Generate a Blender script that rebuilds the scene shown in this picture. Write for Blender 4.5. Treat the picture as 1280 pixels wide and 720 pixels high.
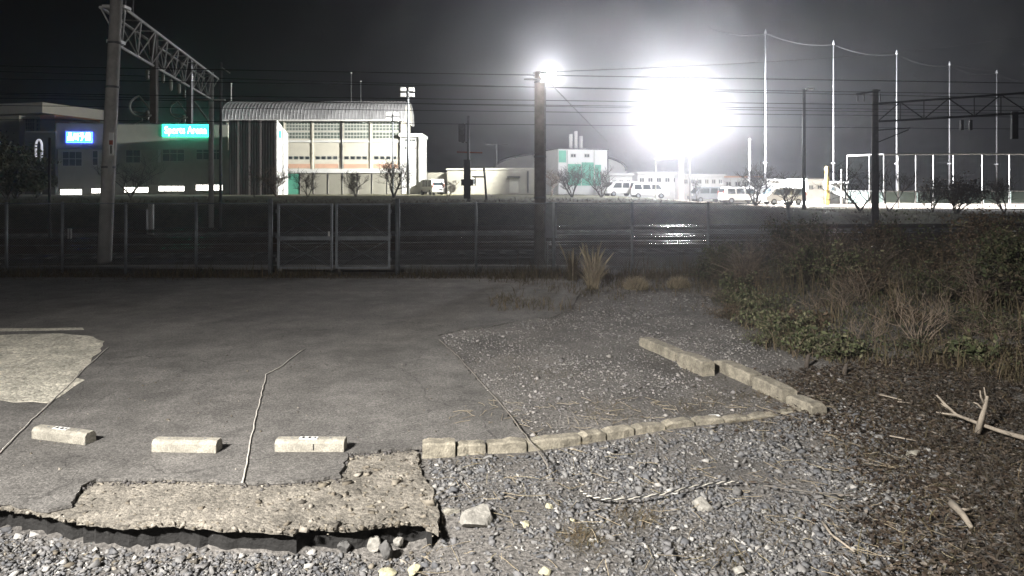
import bpy, math, random
import numpy as np
from mathutils import Vector, Matrix, noise as mnoise

for o in list(bpy.data.objects):
    bpy.data.objects.remove(o, do_unlink=True)
SC = bpy.context.scene
COL = SC.collection
R = math.radians

# ------------------------------------------------------------------ camera
CAM_H, FPX, HY = 2.2, 850.0, 235.0            # eye height; focal length and horizon row for a 1280 wide frame
cam_d = bpy.data.cameras.new('camera')
cam_d.sensor_width = 36.0
cam_d.lens = 36.0 * FPX / 1280.0
cam_d.shift_y = -(360.0 - HY) / 1280.0
cam_d.clip_start, cam_d.clip_end = 0.05, 3000
cam = bpy.data.objects.new('camera', cam_d)
cam.location = (0, 0, CAM_H)
cam.rotation_euler = (R(90), 0, 0)
COL.objects.link(cam)
SC.camera = cam

# ------------------------------------------------------------------ night sky and exposure
world = bpy.data.worlds.new('World')
SC.world = world
world.use_nodes = True
wn = world.node_tree
bg = wn.nodes['Background']
sky = wn.nodes.new('ShaderNodeTexSky')
sky.sky_type = 'NISHITA'
sky.sun_disc = False
sky.sun_elevation = R(-6.0)
sky.sun_rotation = R(200)
wn.links.new(sky.outputs['Color'], bg.inputs['Color'])
bg.inputs['Strength'].default_value = 0.06
SC.view_settings.view_transform = 'Standard'
SC.view_settings.look = 'None'
SC.view_settings.exposure = 0.0
SC.view_settings.gamma = 1.0
SC.view_settings.use_curve_mapping = False
SC.render.engine = 'CYCLES'
cy = SC.cycles
cy.use_denoising = True
cy.max_bounces = 6
cy.diffuse_bounces = 2
cy.glossy_bounces = 3
cy.volume_bounces = 0
cy.transparent_max_bounces = 12
cy.sample_clamp_indirect = 4.0
cy.use_light_tree = True

# ------------------------------------------------------------------ lamp strengths (used by the lamp builders below)
YARD_W = 4450.0        # yard floodlight behind the camera
STADIUM_W = 33000.0   # ball field mast
GYM_MAST_W = 155000.0   # smaller mast by the hall
HAZE_DENSITY, HAZE_G = 0.0022, 0.87

rng = random.Random(7)
nr = np.random.default_rng(7)

def P(x, y, Y):
    """A point at depth Y that the photograph shows at pixel (x, y)."""
    return Vector(((x - 640) / FPX * Y, Y, CAM_H - (y - HY) / FPX * Y))

def G(x, y, z=0.0):
    """The point of a level surface at height z seen at pixel (x, y)."""
    Y = (CAM_H - z) * FPX / (y - HY)
    return Vector(((x - 640) / FPX * Y, Y, z))

# ------------------------------------------------------------------ materials
MATS = {}
def mat(name, col, rough=0.8, metal=0.0, var=0.25, scale=3.0, bump=0.0, bscale=40.0, col2=None, spec=0.5, fine=0.0):
    if name in MATS:
        return MATS[name]
    m = bpy.data.materials.new(name)
    m.use_nodes = True
    nt = m.node_tree
    b = nt.nodes['Principled BSDF']
    b.inputs['Roughness'].default_value = rough
    b.inputs['Metallic'].default_value = metal
    b.inputs['Specular IOR Level'].default_value = spec
    tc = nt.nodes.new('ShaderNodeTexCoord')
    n1 = nt.nodes.new('ShaderNodeTexNoise')
    n1.inputs['Scale'].default_value = scale
    n1.inputs['Detail'].default_value = 8
    n1.inputs['Roughness'].default_value = 0.65
    nt.links.new(tc.outputs['Object'], n1.inputs['Vector'])
    r = nt.nodes.new('ShaderNodeValToRGB')
    c2 = col2 if col2 else tuple(min(1, c * (1 + var)) for c in col)
    c1 = tuple(c * (1 - var) for c in col)
    r.color_ramp.elements[0].position = 0.32
    r.color_ramp.elements[1].position = 0.68
    r.color_ramp.elements[0].color = (*c1, 1)
    r.color_ramp.elements[1].color = (*c2, 1)
    nt.links.new(n1.outputs['Fac'], r.inputs['Fac'])
    out = r.outputs['Color']
    if fine > 0:
        n3 = nt.nodes.new('ShaderNodeTexNoise')
        n3.inputs['Scale'].default_value = bscale
        n3.inputs['Detail'].default_value = 3
        nt.links.new(tc.outputs['Object'], n3.inputs['Vector'])
        mr = nt.nodes.new('ShaderNodeMapRange')
        mr.inputs['From Min'].default_value = 0.3
        mr.inputs['From Max'].default_value = 0.7
        mr.inputs['To Min'].default_value = 1 - fine
        mr.inputs['To Max'].default_value = 1 + fine
        nt.links.new(n3.outputs['Fac'], mr.inputs['Value'])
        mx = nt.nodes.new('ShaderNodeMix')
        mx.data_type = 'RGBA'
        mx.blend_type = 'MULTIPLY'
        mx.inputs[0].default_value = 1.0
        nt.links.new(out, mx.inputs[6])
        nt.links.new(mr.outputs['Result'], mx.inputs[7])
        out = mx.outputs[2]
    nt.links.new(out, b.inputs['Base Color'])
    if bump > 0:
        n2 = nt.nodes.new('ShaderNodeTexNoise')
        n2.inputs['Scale'].default_value = bscale
        n2.inputs['Detail'].default_value = 5
        nt.links.new(tc.outputs['Object'], n2.inputs['Vector'])
        bp = nt.nodes.new('ShaderNodeBump')
        bp.inputs['Strength'].default_value = 1.0
        bp.inputs['Distance'].default_value = bump
        nt.links.new(n2.outputs['Fac'], bp.inputs['Height'])
        nt.links.new(bp.outputs['Normal'], b.inputs['Normal'])
    MATS[name] = m
    return m

def emit(name, col, strength, sample=False):
    if name in MATS:
        return MATS[name]
    m = bpy.data.materials.new(name)
    m.use_nodes = True
    b = m.node_tree.nodes['Principled BSDF']
    b.inputs['Base Color'].default_value = (*[min(1, c) * 0.5 for c in col], 1)
    b.inputs['Emission Color'].default_value = (*col, 1)
    b.inputs['Emission Strength'].default_value = strength
    if not sample:
        m.cycles.emission_sampling = 'NONE'
    MATS[name] = m
    return m

def leaf_mat(name, cols, rough=0.7):
    """Foliage whose colour varies per piece (mesh attribute-free: uses per-island random)."""
    if name in MATS:
        return MATS[name]
    m = bpy.data.materials.new(name)
    m.use_nodes = True
    nt = m.node_tree
    b = nt.nodes['Principled BSDF']
    b.inputs['Roughness'].default_value = rough
    b.inputs['Specular IOR Level'].default_value = 0.3
    g = nt.nodes.new('ShaderNodeNewGeometry')
    r = nt.nodes.new('ShaderNodeValToRGB')
    cr = r.color_ramp
    cr.interpolation = 'CONSTANT' if len(cols) > 4 else 'LINEAR'
    while len(cr.elements) < len(cols):
        cr.elements.new(0.5)
    for i, c in enumerate(cols):
        cr.elements[i].position = i / max(1, len(cols) - (0 if len(cols) > 4 else 1))
        cr.elements[i].color = (*c, 1)
    nt.links.new(g.outputs['Random Per Island'], r.inputs['Fac'])
    nt.links.new(r.outputs['Color'], b.inputs['Base Color'])
    MATS[name] = m
    return m

def asphalt_mat():
    m = mat('asphalt', (0.107, 0.102, 0.095), 0.92, var=0.34, scale=0.8, bump=0.004, bscale=80, fine=0.3)
    nt = m.node_tree
    b = nt.nodes['Principled BSDF']
    src = b.inputs['Base Color'].links[0].from_socket
    tc = [n for n in nt.nodes if n.type == 'TEX_COORD'][0]
    def stage(src, tex, lo, hi, a, c):
        mr = nt.nodes.new('ShaderNodeMapRange')
        mr.inputs['From Min'].default_value, mr.inputs['From Max'].default_value = lo, hi
        mr.inputs['To Min'].default_value, mr.inputs['To Max'].default_value = a, c
        nt.links.new(tex, mr.inputs['Value'])
        mx = nt.nodes.new('ShaderNodeMix'); mx.data_type = 'RGBA'; mx.blend_type = 'MULTIPLY'; mx.inputs[0].default_value = 1
        nt.links.new(src, mx.inputs[6]); nt.links.new(mr.outputs['Result'], mx.inputs[7])
        return mx.outputs[2]
    v = nt.nodes.new('ShaderNodeTexVoronoi'); v.inputs['Scale'].default_value = 75
    nt.links.new(tc.outputs['Object'], v.inputs['Vector'])
    src = stage(src, v.outputs['Distance'], 0.10, 0.22, 1.9, 1.0)        # pale aggregate
    sep = nt.nodes.new('ShaderNodeSeparateColor'); nt.links.new(v.outputs['Color'], sep.inputs[0])
    src = stage(src, sep.outputs[0], 0.0, 1.0, 0.60, 1.42)               # chippings
    dn = nt.nodes.new('ShaderNodeTexNoise'); dn.inputs['Scale'].default_value = 1.7; dn.inputs['Detail'].default_value = 5
    nt.links.new(tc.outputs['Object'], dn.inputs['Vector'])
    ad = nt.nodes.new('ShaderNodeMix'); ad.data_type = 'RGBA'; ad.blend_type = 'ADD'; ad.inputs[0].default_value = 0.8
    nt.links.new(tc.outputs['Object'], ad.inputs[6]); nt.links.new(dn.outputs['Color'], ad.inputs[7])
    ck = nt.nodes.new('ShaderNodeTexVoronoi'); ck.feature = 'DISTANCE_TO_EDGE'; ck.inputs['Scale'].default_value = 0.42
    nt.links.new(ad.outputs[2], ck.inputs['Vector'])
    src = stage(src, ck.outputs['Distance'], 0.0, 0.0045, 0.45, 1.0)     # hairline cracks
    n = nt.nodes.new('ShaderNodeTexNoise'); n.inputs['Scale'].default_value = 3.0; n.inputs['Detail'].default_value = 6
    nt.links.new(tc.outputs['Object'], n.inputs['Vector'])
    src = stage(src, n.outputs['Fac'], 0.35, 0.68, 0.84, 1.18)           # worn patches
    w = nt.nodes.new('ShaderNodeTexNoise'); w.inputs['Scale'].default_value = 22; w.inputs['Detail'].default_value = 2
    nt.links.new(tc.outputs['Object'], w.inputs['Vector'])
    src = stage(src, w.outputs['Fac'], 0.66, 0.76, 1.0, 1.35)             # scuffs
    nt.links.new(src, b.inputs['Base Color'])
    return m
M_ASPH = asphalt_mat()
def chip(m, scale, lo, hi, bump):
    """Cell-by-cell brightness and relief, as in crumbled concrete."""
    nt = m.node_tree
    b = nt.nodes['Principled BSDF']
    src = b.inputs['Base Color'].links[0].from_socket
    tc = [n for n in nt.nodes if n.type == 'TEX_COORD'][0]
    prev = None
    for sc in (scale, scale * 2.7):
        v = nt.nodes.new('ShaderNodeTexVoronoi'); v.inputs['Scale'].default_value = sc
        nt.links.new(tc.outputs['Object'], v.inputs['Vector'])
        sep = nt.nodes.new('ShaderNodeSeparateColor'); nt.links.new(v.outputs['Color'], sep.inputs[0])
        mr = nt.nodes.new('ShaderNodeMapRange'); mr.inputs['To Min'].default_value, mr.inputs['To Max'].default_value = lo, hi
        nt.links.new(sep.outputs[0], mr.inputs['Value'])
        mx = nt.nodes.new('ShaderNodeMix'); mx.data_type = 'RGBA'; mx.blend_type = 'MULTIPLY'; mx.inputs[0].default_value = 1
        nt.links.new(src, mx.inputs[6]); nt.links.new(mr.outputs['Result'], mx.inputs[7])
        src = mx.outputs[2]
        bp = nt.nodes.new('ShaderNodeBump'); bp.inputs['Distance'].default_value = bump * scale / sc; bp.invert = True
        nt.links.new(v.outputs['Distance'], bp.inputs['Height'])
        if prev is None:
            old = b.inputs['Normal'].links
            if old: nt.links.new(old[0].from_socket, bp.inputs['Normal'])
        else:
            nt.links.new(prev, bp.inputs['Normal'])
        prev = bp.outputs['Normal']
    nt.links.new(src, b.inputs['Base Color'])
    nt.links.new(prev, b.inputs['Normal'])
    return m
M_SAND = chip(mat('pale_worn_concrete', (0.50, 0.475, 0.40), 0.95, var=0.35, scale=2.6, bump=0.008, bscale=22, fine=0.15), 24, .72, 1.2, .01)
M_BROKEN = chip(mat('broken_concrete', (0.175, 0.160, 0.135), 0.95, var=0.42, scale=3.2, bump=0.008, bscale=13, fine=0.12), 34, .74, 1.2, .008)
M_UNDER = mat('shade_dark_face', (0.014, 0.0135, 0.013), 0.9, var=0.4, scale=6, bump=0.02, bscale=25)  # near-black colour stands in for shade under the slab lip
M_GROUND = mat('dark_gravelly_soil', (0.12, 0.113, 0.105), 0.95, var=0.4, scale=0.9, bump=0.03, bscale=34, fine=0.5)
M_KERB = mat('weathered_kerb_concrete', (0.235, 0.215, 0.17), 0.9, var=0.45, scale=9, bump=0.008, bscale=60, fine=0.25)
M_STOP = mat('pale_cast_concrete', (0.27, 0.255, 0.215), 0.88, var=0.32, scale=11, bump=0.006, bscale=70, fine=0.25)
M_GALV = mat('galvanised_steel', (0.21, 0.225, 0.24), 0.55, metal=0.3, var=0.2, scale=8)
M_GALVD = mat('dull_galvanised_steel', (0.17, 0.175, 0.18), 0.6, metal=0.2, var=0.25, scale=6)
M_STEELW = mat('pale_painted_steel', (0.68, 0.67, 0.65), 0.5, var=0.12, scale=5)
M_DARK = mat('dark_painted_steel', (0.035, 0.035, 0.038), 0.6, var=0.3, scale=5)
M_POLE = mat('spun_concrete_pole', (0.44, 0.425, 0.40), 0.85, var=0.25, scale=2.5, bump=0.003, bscale=60)
M_POLED = mat('brown_grey_pole', (0.15, 0.135, 0.125), 0.85, var=0.3, scale=3)
M_RAIL = mat('polished_rail_steel', (0.40, 0.39, 0.38), 0.20, metal=1.0, var=0.15, scale=4)
M_RUST = mat('rusty_rail_side', (0.055, 0.035, 0.024), 0.85, var=0.3, scale=6)
M_SLEEP = mat('old_concrete_sleeper', (0.075, 0.070, 0.065), 0.9, var=0.3, scale=6)
M_BALL = mat('dark_ballast', (0.030, 0.028, 0.027), 0.95, var=0.45, scale=1.5, bump=0.06, bscale=14, fine=0.6)
M_GRASSF = mat('rough_dry_grass_bank', (0.085, 0.080, 0.040), 0.95, var=0.45, scale=0.5, bump=0.1, bscale=6, fine=0.5)
M_FIELD = mat('pale_sand_field', (0.46, 0.40, 0.33), 0.95, var=0.2, scale=0.2)
M_ROPE = mat('weathered_rope', (0.50, 0.475, 0.43), 0.9, var=0.2, scale=30)
M_WOOD = mat('bleached_wood', (0.30, 0.26, 0.21), 0.85, var=0.3, scale=12)
M_TWIG = mat('grey_brown_twig', (0.075, 0.064, 0.052), 0.9, var=0.3, scale=8)
M_TWIGP = mat('pale_dry_stem', (0.24, 0.19, 0.145), 0.9, var=0.3, scale=8)
M_BARK = mat('dark_bark', (0.07, 0.058, 0.048), 0.9, var=0.3, scale=5)
M_WIRE = mat('dark_overhead_wire', (0.03, 0.03, 0.032), 0.5, metal=0.4)
M_INS = mat('white_porcelain', (0.62, 0.60, 0.55), 0.3, var=0.08)
M_CREAM = mat('cream_render', (0.62, 0.59, 0.50), 0.85, var=0.08, scale=0.4)
M_WHITE = mat('white_cladding', (0.72, 0.72, 0.70), 0.7, var=0.06, scale=0.5)
M_BEIGE = mat('beige_render', (0.28, 0.27, 0.225), 0.9, var=0.12, scale=0.5)
M_OLIVE = mat('grey_green_cladding', (0.44, 0.44, 0.38), 0.8, var=0.12, scale=0.5)
M_PURP = mat('blue_glow_cladding', (0.19, 0.19, 0.22), 0.75, var=0.12, scale=0.5)  # violet tint put in for the blue sign's light on the fascia
M_BLACKW = mat('charcoal_cladding', (0.022, 0.021, 0.023), 0.8, var=0.25, scale=0.6)
M_RIB = mat('dark_ribbed_metal', (0.055, 0.048, 0.050), 0.5, metal=0.3, var=0.2, scale=1)
M_RIBL = mat('pale_metal_rib', (0.32, 0.28, 0.28), 0.4, metal=0.4, var=0.15)
M_ROOF = mat('weathered_metal_roof', (0.30, 0.30, 0.31), 0.55, metal=0.2, var=0.3, scale=0.6)
M_PANE = mat('dark_window_glass', (0.035, 0.045, 0.050), 0.12, var=0.3, scale=2)
M_PANEG = mat('greenish_window_glass', (0.10, 0.13, 0.11), 0.2, var=0.35, scale=0.7)
M_FRAME = mat('pale_window_frame', (0.52, 0.52, 0.48), 0.6, var=0.08)
M_ORANGE = mat('salmon_panel', (0.60, 0.37, 0.26), 0.8, var=0.12, scale=1)
M_GREENP = mat('sea_green_panel', (0.12, 0.42, 0.30), 0.7, var=0.15, scale=0.6)
M_CYAN = mat('cyan_mark', (0.05, 0.45, 0.50), 0.6)
M_BLACK = mat('black_paint', (0.012, 0.012, 0.012), 0.6)
M_YELL = mat('yellow_post', (0.55, 0.42, 0.14), 0.6)
M_STONES = leaf_mat('mixed_gravel', [(0.098, 0.100, 0.106), (0.137, 0.137, 0.140), (0.169, 0.167, 0.165), (0.115, 0.117, 0.123), (0.202, 0.200, 0.195), (0.145, 0.142, 0.138), (0.080, 0.081, 0.085), (0.123, 0.119, 0.115), (0.159, 0.157, 0.159), (0.109, 0.111, 0.116), (0.180, 0.176, 0.172), (0.336, 0.328, 0.312)], 0.9)
M_STONED = leaf_mat('dusty_dark_gravel', [(0.162, 0.156, 0.155), (0.218, 0.210, 0.208), (0.277, 0.265, 0.251), (0.191, 0.185, 0.185), (0.323, 0.307, 0.295), (0.145, 0.143, 0.134), (0.247, 0.235, 0.218), (0.260, 0.250, 0.240)], 0.9)
M_STONEP = leaf_mat('pale_rubble', [(0.115, 0.101, 0.079), (0.216, 0.194, 0.158), (0.158, 0.140, 0.108), (0.079, 0.072, 0.061), (0.274, 0.252, 0.216), (0.137, 0.119, 0.094)], 0.9)
M_ROCK = mat('grey_rock', (0.26, 0.25, 0.225), 0.9, var=0.3, scale=9, bump=0.01, bscale=40, fine=0.2)
M_ROCKY = mat('pale_yellow_rock', (0.40, 0.38, 0.26), 0.9, var=0.25, scale=9, bump=0.008, bscale=40)
M_ROCKD = mat('dark_rock', (0.11, 0.108, 0.105), 0.9, var=0.3, scale=9, bump=0.01, bscale=40)
M_LEAF = leaf_mat('thicket_leaves', [(0.040, 0.050, 0.022), (0.065, 0.058, 0.032), (0.055, 0.068, 0.030), (0.080, 0.066, 0.040), (0.032, 0.034, 0.018), (0.080, 0.088, 0.045)])
M_LEAFB = leaf_mat('rusty_leaves', [(0.075, 0.052, 0.034), (0.10, 0.070, 0.046), (0.055, 0.040, 0.027), (0.07, 0.062, 0.038), (0.13, 0.095, 0.062)])
M_LEAFG = leaf_mat('green_leaves', [(0.065, 0.078, 0.036), (0.10, 0.11, 0.055), (0.045, 0.055, 0.026), (0.15, 0.145, 0.085), (0.08, 0.072, 0.045)])
M_LITTER = leaf_mat('leaf_litter', [(0.037, 0.025, 0.017), (0.062, 0.045, 0.032), (0.025, 0.018, 0.013), (0.092, 0.072, 0.055), (0.019, 0.014, 0.011), (0.050, 0.038, 0.026), (0.154, 0.134, 0.114)])
M_STRAW = leaf_mat('dry_straw', [(0.30, 0.25, 0.17), (0.40, 0.34, 0.24), (0.20, 0.165, 0.11), (0.34, 0.30, 0.20)], 0.8)
M_STRAWD = leaf_mat('dull_dead_grass', [(0.085, 0.065, 0.042), (0.13, 0.10, 0.062), (0.06, 0.052, 0.03), (0.10, 0.085, 0.045)], 0.9)

# ------------------------------------------------------------------ mesh helpers
class MB:
    def __init__(s):
        s.v, s.f, s.n = [], [], 0
    def add(s, verts, faces):
        b = len(s.v)
        s.v.extend([tuple(p) for p in verts])
        s.f.extend([tuple(i + b for i in fc) for fc in faces])
        return s
    def box(s, c, d, rz=0.0, tilt=0.0, taper=1.0):
        hx, hy, hz = d[0] / 2, d[1] / 2, d[2] / 2
        ca, sa = math.cos(rz), math.sin(rz)
        vs = []
        for z in (-hz, hz):
            k = taper if z > 0 else 1.0
            for x, y in ((-hx, -hy), (hx, -hy), (hx, hy), (-hx, hy)):
                X, Yv, Z = x * k, y * k, z
                if tilt:
                    X, Z = X * math.cos(tilt) - Z * math.sin(tilt), X * math.sin(tilt) + Z * math.cos(tilt)
                vs.append((c[0] + X * ca - Yv * sa, c[1] + X * sa + Yv * ca, c[2] + Z))
        return s.add(vs, [(0, 3, 2, 1), (4, 5, 6, 7), (0, 1, 5, 4), (1, 2, 6, 5), (2, 3, 7, 6), (3, 0, 4, 7)])
    def tube(s, pts, r, n=6, cap=True):
        pts = [Vector(p) for p in pts]
        rs = r if isinstance(r, (list, tuple)) else [r] * len(pts)
        vs, fs = [], []
        t0 = (pts[1] - pts[0]).normalized()
        up = Vector((0, 0, 1)) if abs(t0.z) < 0.9 else Vector((1, 0, 0))
        a = t0.cross(up).normalized()
        for i, p in enumerate(pts):
            t = (pts[min(i + 1, len(pts) - 1)] - pts[max(i - 1, 0)])
            t = t.normalized() if t.length > 1e-9 else t0
            a = (a - t * a.dot(t))
            a = a.normalized() if a.length > 1e-6 else t.orthogonal().normalized()
            b = t.cross(a)
            for k in range(n):
                an = 2 * math.pi * k / n
                vs.append(p + (a * math.cos(an) + b * math.sin(an)) * rs[i])
        for i in range(len(pts) - 1):
            for k in range(n):
                k2 = (k + 1) % n
                fs.append((i * n + k, i * n + k2, (i + 1) * n + k2, (i + 1) * n + k))
        if cap:
            fs.append(tuple(range(n - 1, -1, -1)))
            e = (len(pts) - 1) * n
            fs.append(tuple(range(e, e + n)))
        return s.add(vs, fs)
    def bar(s, a, b, w, h=None):
        """A square section bar from a to b."""
        return s.tube([a, b], (w if h is None else h) * 0.7071, 4)
    def prism(s, poly, d):
        """poly: list of 3D points in order; extruded by vector d."""
        n = len(poly)
        d = Vector(d)
        vs = [Vector(p) for p in poly] + [Vector(p) + d for p in poly]
        fs = [tuple(range(n - 1, -1, -1)), tuple(range(n, 2 * n))]
        for i in range(n):
            j = (i + 1) % n
            fs.append((i, j, n + j, n + i))
        return s.add(vs, fs)
    def lathe(s, c, prof, n=12):
        vs, fs = [], []
        for (r, z) in prof:
            for k in range(n):
                an = 2 * math.pi * k / n
                vs.append((c[0] + r * math.cos(an), c[1] + r * math.sin(an), c[2] + z))
        for i in range(len(prof) - 1):
            for k in range(n):
                k2 = (k + 1) % n
                fs.append((i * n + k, i * n + k2, (i + 1) * n + k2, (i + 1) * n + k))
        fs.append(tuple(range(n - 1, -1, -1)))
        e = (len(prof) - 1) * n
        fs.append(tuple(range(e, e + n)))
        return s.add(vs, fs)
    def build(s, name, m, parent=None, smooth=False, bevel=0.0, **props):
        me = bpy.data.meshes.new(name)
        org = parent_origin(parent)
        vs = np.array(s.v, dtype=np.float64).reshape(-1, 3) - np.array(org)
        me.from_pydata(vs.tolist(), [], s.f)
        me.materials.append(m)
        if smooth:
            me.polygons.foreach_set('use_smooth', [True] * len(me.polygons))
        me.update()
        o = bpy.data.objects.new(name, me)
        COL.objects.link(o)
        if parent is not None:
            o.parent = parent
        ORG[o.name] = org
        if bevel:
            md = o.modifiers.new('bevel', 'BEVEL')
            md.width = bevel
            md.segments = 2
            md.limit_method = 'ANGLE'
        for k, v in props.items():
            o[k] = v
        return o

ORG = {}
def parent_origin(p):
    if p is None:
        return (0, 0, 0)
    return ORG.get(p.name, (0, 0, 0))

def thing(name, label, cat, loc=(0, 0, 0), group=None, kind=None):
    o = bpy.data.objects.new(name, None)
    o.empty_display_size = 0.2
    COL.objects.link(o)
    o.location = loc
    ORG[o.name] = tuple(loc)
    if label: o['label'] = label
    if cat: o['category'] = cat
    if group: o['group'] = group
    if kind: o['kind'] = kind
    return o

def single(mb, name, m, label, cat, loc=None, group=None, smooth=False, bevel=0.0):
    """A thing that is one mesh, its origin at loc."""
    loc = loc if loc is not None else Vector(np.array(mb.v).mean(axis=0))
    mb.v = [(p[0] - loc[0], p[1] - loc[1], p[2] - loc[2]) for p in mb.v]
    o = mb.build(name, m, None, smooth, bevel, label=label, category=cat)
    o.location = loc
    if group: o['group'] = group
    return o

def fast_mesh(name, V, F, m, smooth=False, parent=None, **props):
    """V (n,3), F (k,3 or 4) as numpy arrays."""
    me = bpy.data.meshes.new(name)
    k = F.shape[1]
    me.vertices.add(len(V))
    me.vertices.foreach_set('co', V.astype(np.float32).ravel())
    me.loops.add(F.size)
    me.loops.foreach_set('vertex_index', F.astype(np.int32).ravel())
    me.polygons.add(len(F))
    me.polygons.foreach_set('loop_start', np.arange(0, F.size, k, dtype=np.int32))
    me.polygons.foreach_set('loop_total', np.full(len(F), k, dtype=np.int32))
    if smooth:
        me.polygons.foreach_set('use_smooth', np.ones(len(F), dtype=bool))
    me.materials.append(m)
    me.update(calc_edges=True)
    o = bpy.data.objects.new(name, me)
    COL.objects.link(o)
    if parent is not None: o.parent = parent
    for a, b in props.items():
        o[a] = b
    return o

def lamp(kind, loc, target, watts, col, parent, size=170, blend=0.6, radius=0.2):
    d = bpy.data.lights.new('lamp_light', kind)
    d.energy = watts
    d.color = col
    d.shadow_soft_size = radius
    if kind == 'SPOT':
        d.spot_size = R(size)
        d.spot_blend = blend
    o = bpy.data.objects.new('lamp_light', d)
    COL.objects.link(o)
    v = Vector(target) - Vector(loc)
    o.rotation_euler = v.to_track_quat('-Z', 'Y').to_euler()
    o.parent = parent
    o.location = Vector(loc) - Vector(parent_origin(parent))
    return o

# ------------------------------------------------------------------ terrain
EDGE = [G(-260, 625), G(0, 632), G(60, 641), G(120, 652), G(170, 656), G(205, 652), G(245, 655), G(290, 659), G(330, 660), G(365, 664), G(385, 656), G(430, 660), G(470, 655), G(505, 650), G(530, 652), G(548, 664)]
EX = np.array([p.x for p in EDGE]); EY = np.array([p.y for p in EDGE])

def sstep(a, b, x):
    t = np.clip((x - a) / (b - a), 0, 1)
    return t * t * (3 - 2 * t)

def wob(x, y, s, seed=0.0):
    return (np.sin(x * s + 1.7 + seed) * np.cos(y * s * 1.31 + 0.6 + seed) + 0.6 * np.sin(x * s * 2.3 + y * s * 1.9 + seed * 2) + 0.35 * np.sin(x * s * 5.1 - y * s * 4.3 + seed)) / 1.95

def terr(x, y):
    x = np.asarray(x, float); y = np.asarray(y, float)
    z = np.full(np.broadcast(x, y).shape, -0.035)
    # eroded gravel in front of the broken slab edge
    ey = np.interp(x, EX, EY)
    dep = (1 - sstep(-0.05, 0.35, y - ey - 0.05)) * (1 - sstep(-0.75, -0.1, x))
    z = z - (0.125 + 0.045 * np.exp(-((y - ey) / .2) ** 2)) * dep
    z = z + 0.045 * sstep(5.9, 6.7, y) * (1 - sstep(15.8, 17.0, y))
    # gravel mound on the right, litter bank
    z = z + 0.016 * wob(x, y, 2.1) * (1 - dep) * sstep(-0.4, 0.6, x) * (1 - sstep(14, 17, y))
    z = z + 0.32 * sstep(3.2, 6.5, x) * (1 - sstep(15.5, 18, y))
    # track bed, far bank and plateau
    t = y - 0.1 * x
    z = z + (0.20) * sstep(18.4, 19.6, t)
    plat = 1.32 - 0.85 * sstep(8, 26, x)
    z = z + (plat - 0.165) * sstep(35.5, 39.5, t) + 0.07 * wob(x, y, 0.35) * sstep(36, 40, t)
    return z

def graded(a, b, c, d, fine, grow):
    """Coordinates from a to d, fine between b and c."""
    mid = list(np.arange(b, c + 1e-6, fine))
    lo, st = [], fine
    x = b
    while x > a:
        st *= grow; x -= st; lo.append(x)
    hi, st = [], fine
    x = mid[-1]
    while x < d:
        st *= grow; x += st; hi.append(x)
    return np.array(lo[::-1] + mid + hi)

def grid_mesh(name, gx, gy, zf, m, **props):
    X, Y = np.meshgrid(gx, gy)
    Z = zf(X, Y)
    V = np.stack([X, Y, Z], -1).reshape(-1, 3)
    nx, ny = len(gx), len(gy)
    i = np.arange(nx * ny).reshape(ny, nx)
    F = np.stack([i[:-1, :-1], i[:-1, 1:], i[1:, 1:], i[1:, :-1]], -1).reshape(-1, 4)
    return fast_mesh(name, V, F, m, smooth=True, **props)

gx = graded(-500, -7, 9, 500, 0.10, 1.09)
gy1 = np.arange(-12, 2.5, 1.0); gy2 = np.arange(2.5, 9.0, 0.08); gy3 = np.arange(9.0, 42.0, 0.4)
gy4 = 42.0 * 1.05 ** np.arange(0, 56)
gy = np.concatenate([gy1, gy2, gy3, gy4])
ground = grid_mesh('ground', gx, gy, terr, M_GROUND, kind='structure')

# grass bank beyond the tracks: sheet just above the ground
gb = grid_mesh('grass_bank', np.arange(-130, 30.1, 1.0), np.concatenate([np.arange(36, 44, 0.5), np.arange(44, 112, 2.0)]),
               lambda x, y: terr(x, y + 0.1 * x) + 0.012, M_GRASSF, kind='structure')
for v in gb.data.vertices:
    v.co.y += 0.1 * v.co.x
# pale lit playing field on the right
fld = grid_mesh('sports_field', np.arange(16, 150, 2.0), np.arange(56, 150, 2.0), lambda x, y: terr(x, y) + 0.02, M_FIELD, kind='structure')
# track bed
def bed(x, y):
    return 0.19 + 0.0 * x + 0.012 * wob(x, y, 3.0)
tb = grid_mesh('track_bed', np.arange(-70, 70, 0.5), np.arange(19.5, 35.4, 0.3), bed, M_BALL, kind='structure')
for v in tb.data.vertices:
    v.co.y += 0.1 * v.co.x

# ------------------------------------------------------------------ parking surface
def rough_line(pts, step, amp, seed=1, closed=True):
    r = random.Random(seed)
    out = []
    n = len(pts)
    for i in range(n if closed else n - 1):
        a, b = Vector(pts[i]), Vector(pts[(i + 1) % n])
        L = (b - a).length
        k = max(1, int(L / step)) if L < 14 else 1
        for j in range(k):
            p = a.lerp(b, j / k)
            if k > 1:
                p = p + Vector((r.uniform(-amp, amp), r.uniform(-amp, amp), 0))
            out.append(p)
    if not closed:
        out.append(Vector(pts[-1]))
    return out

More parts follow.
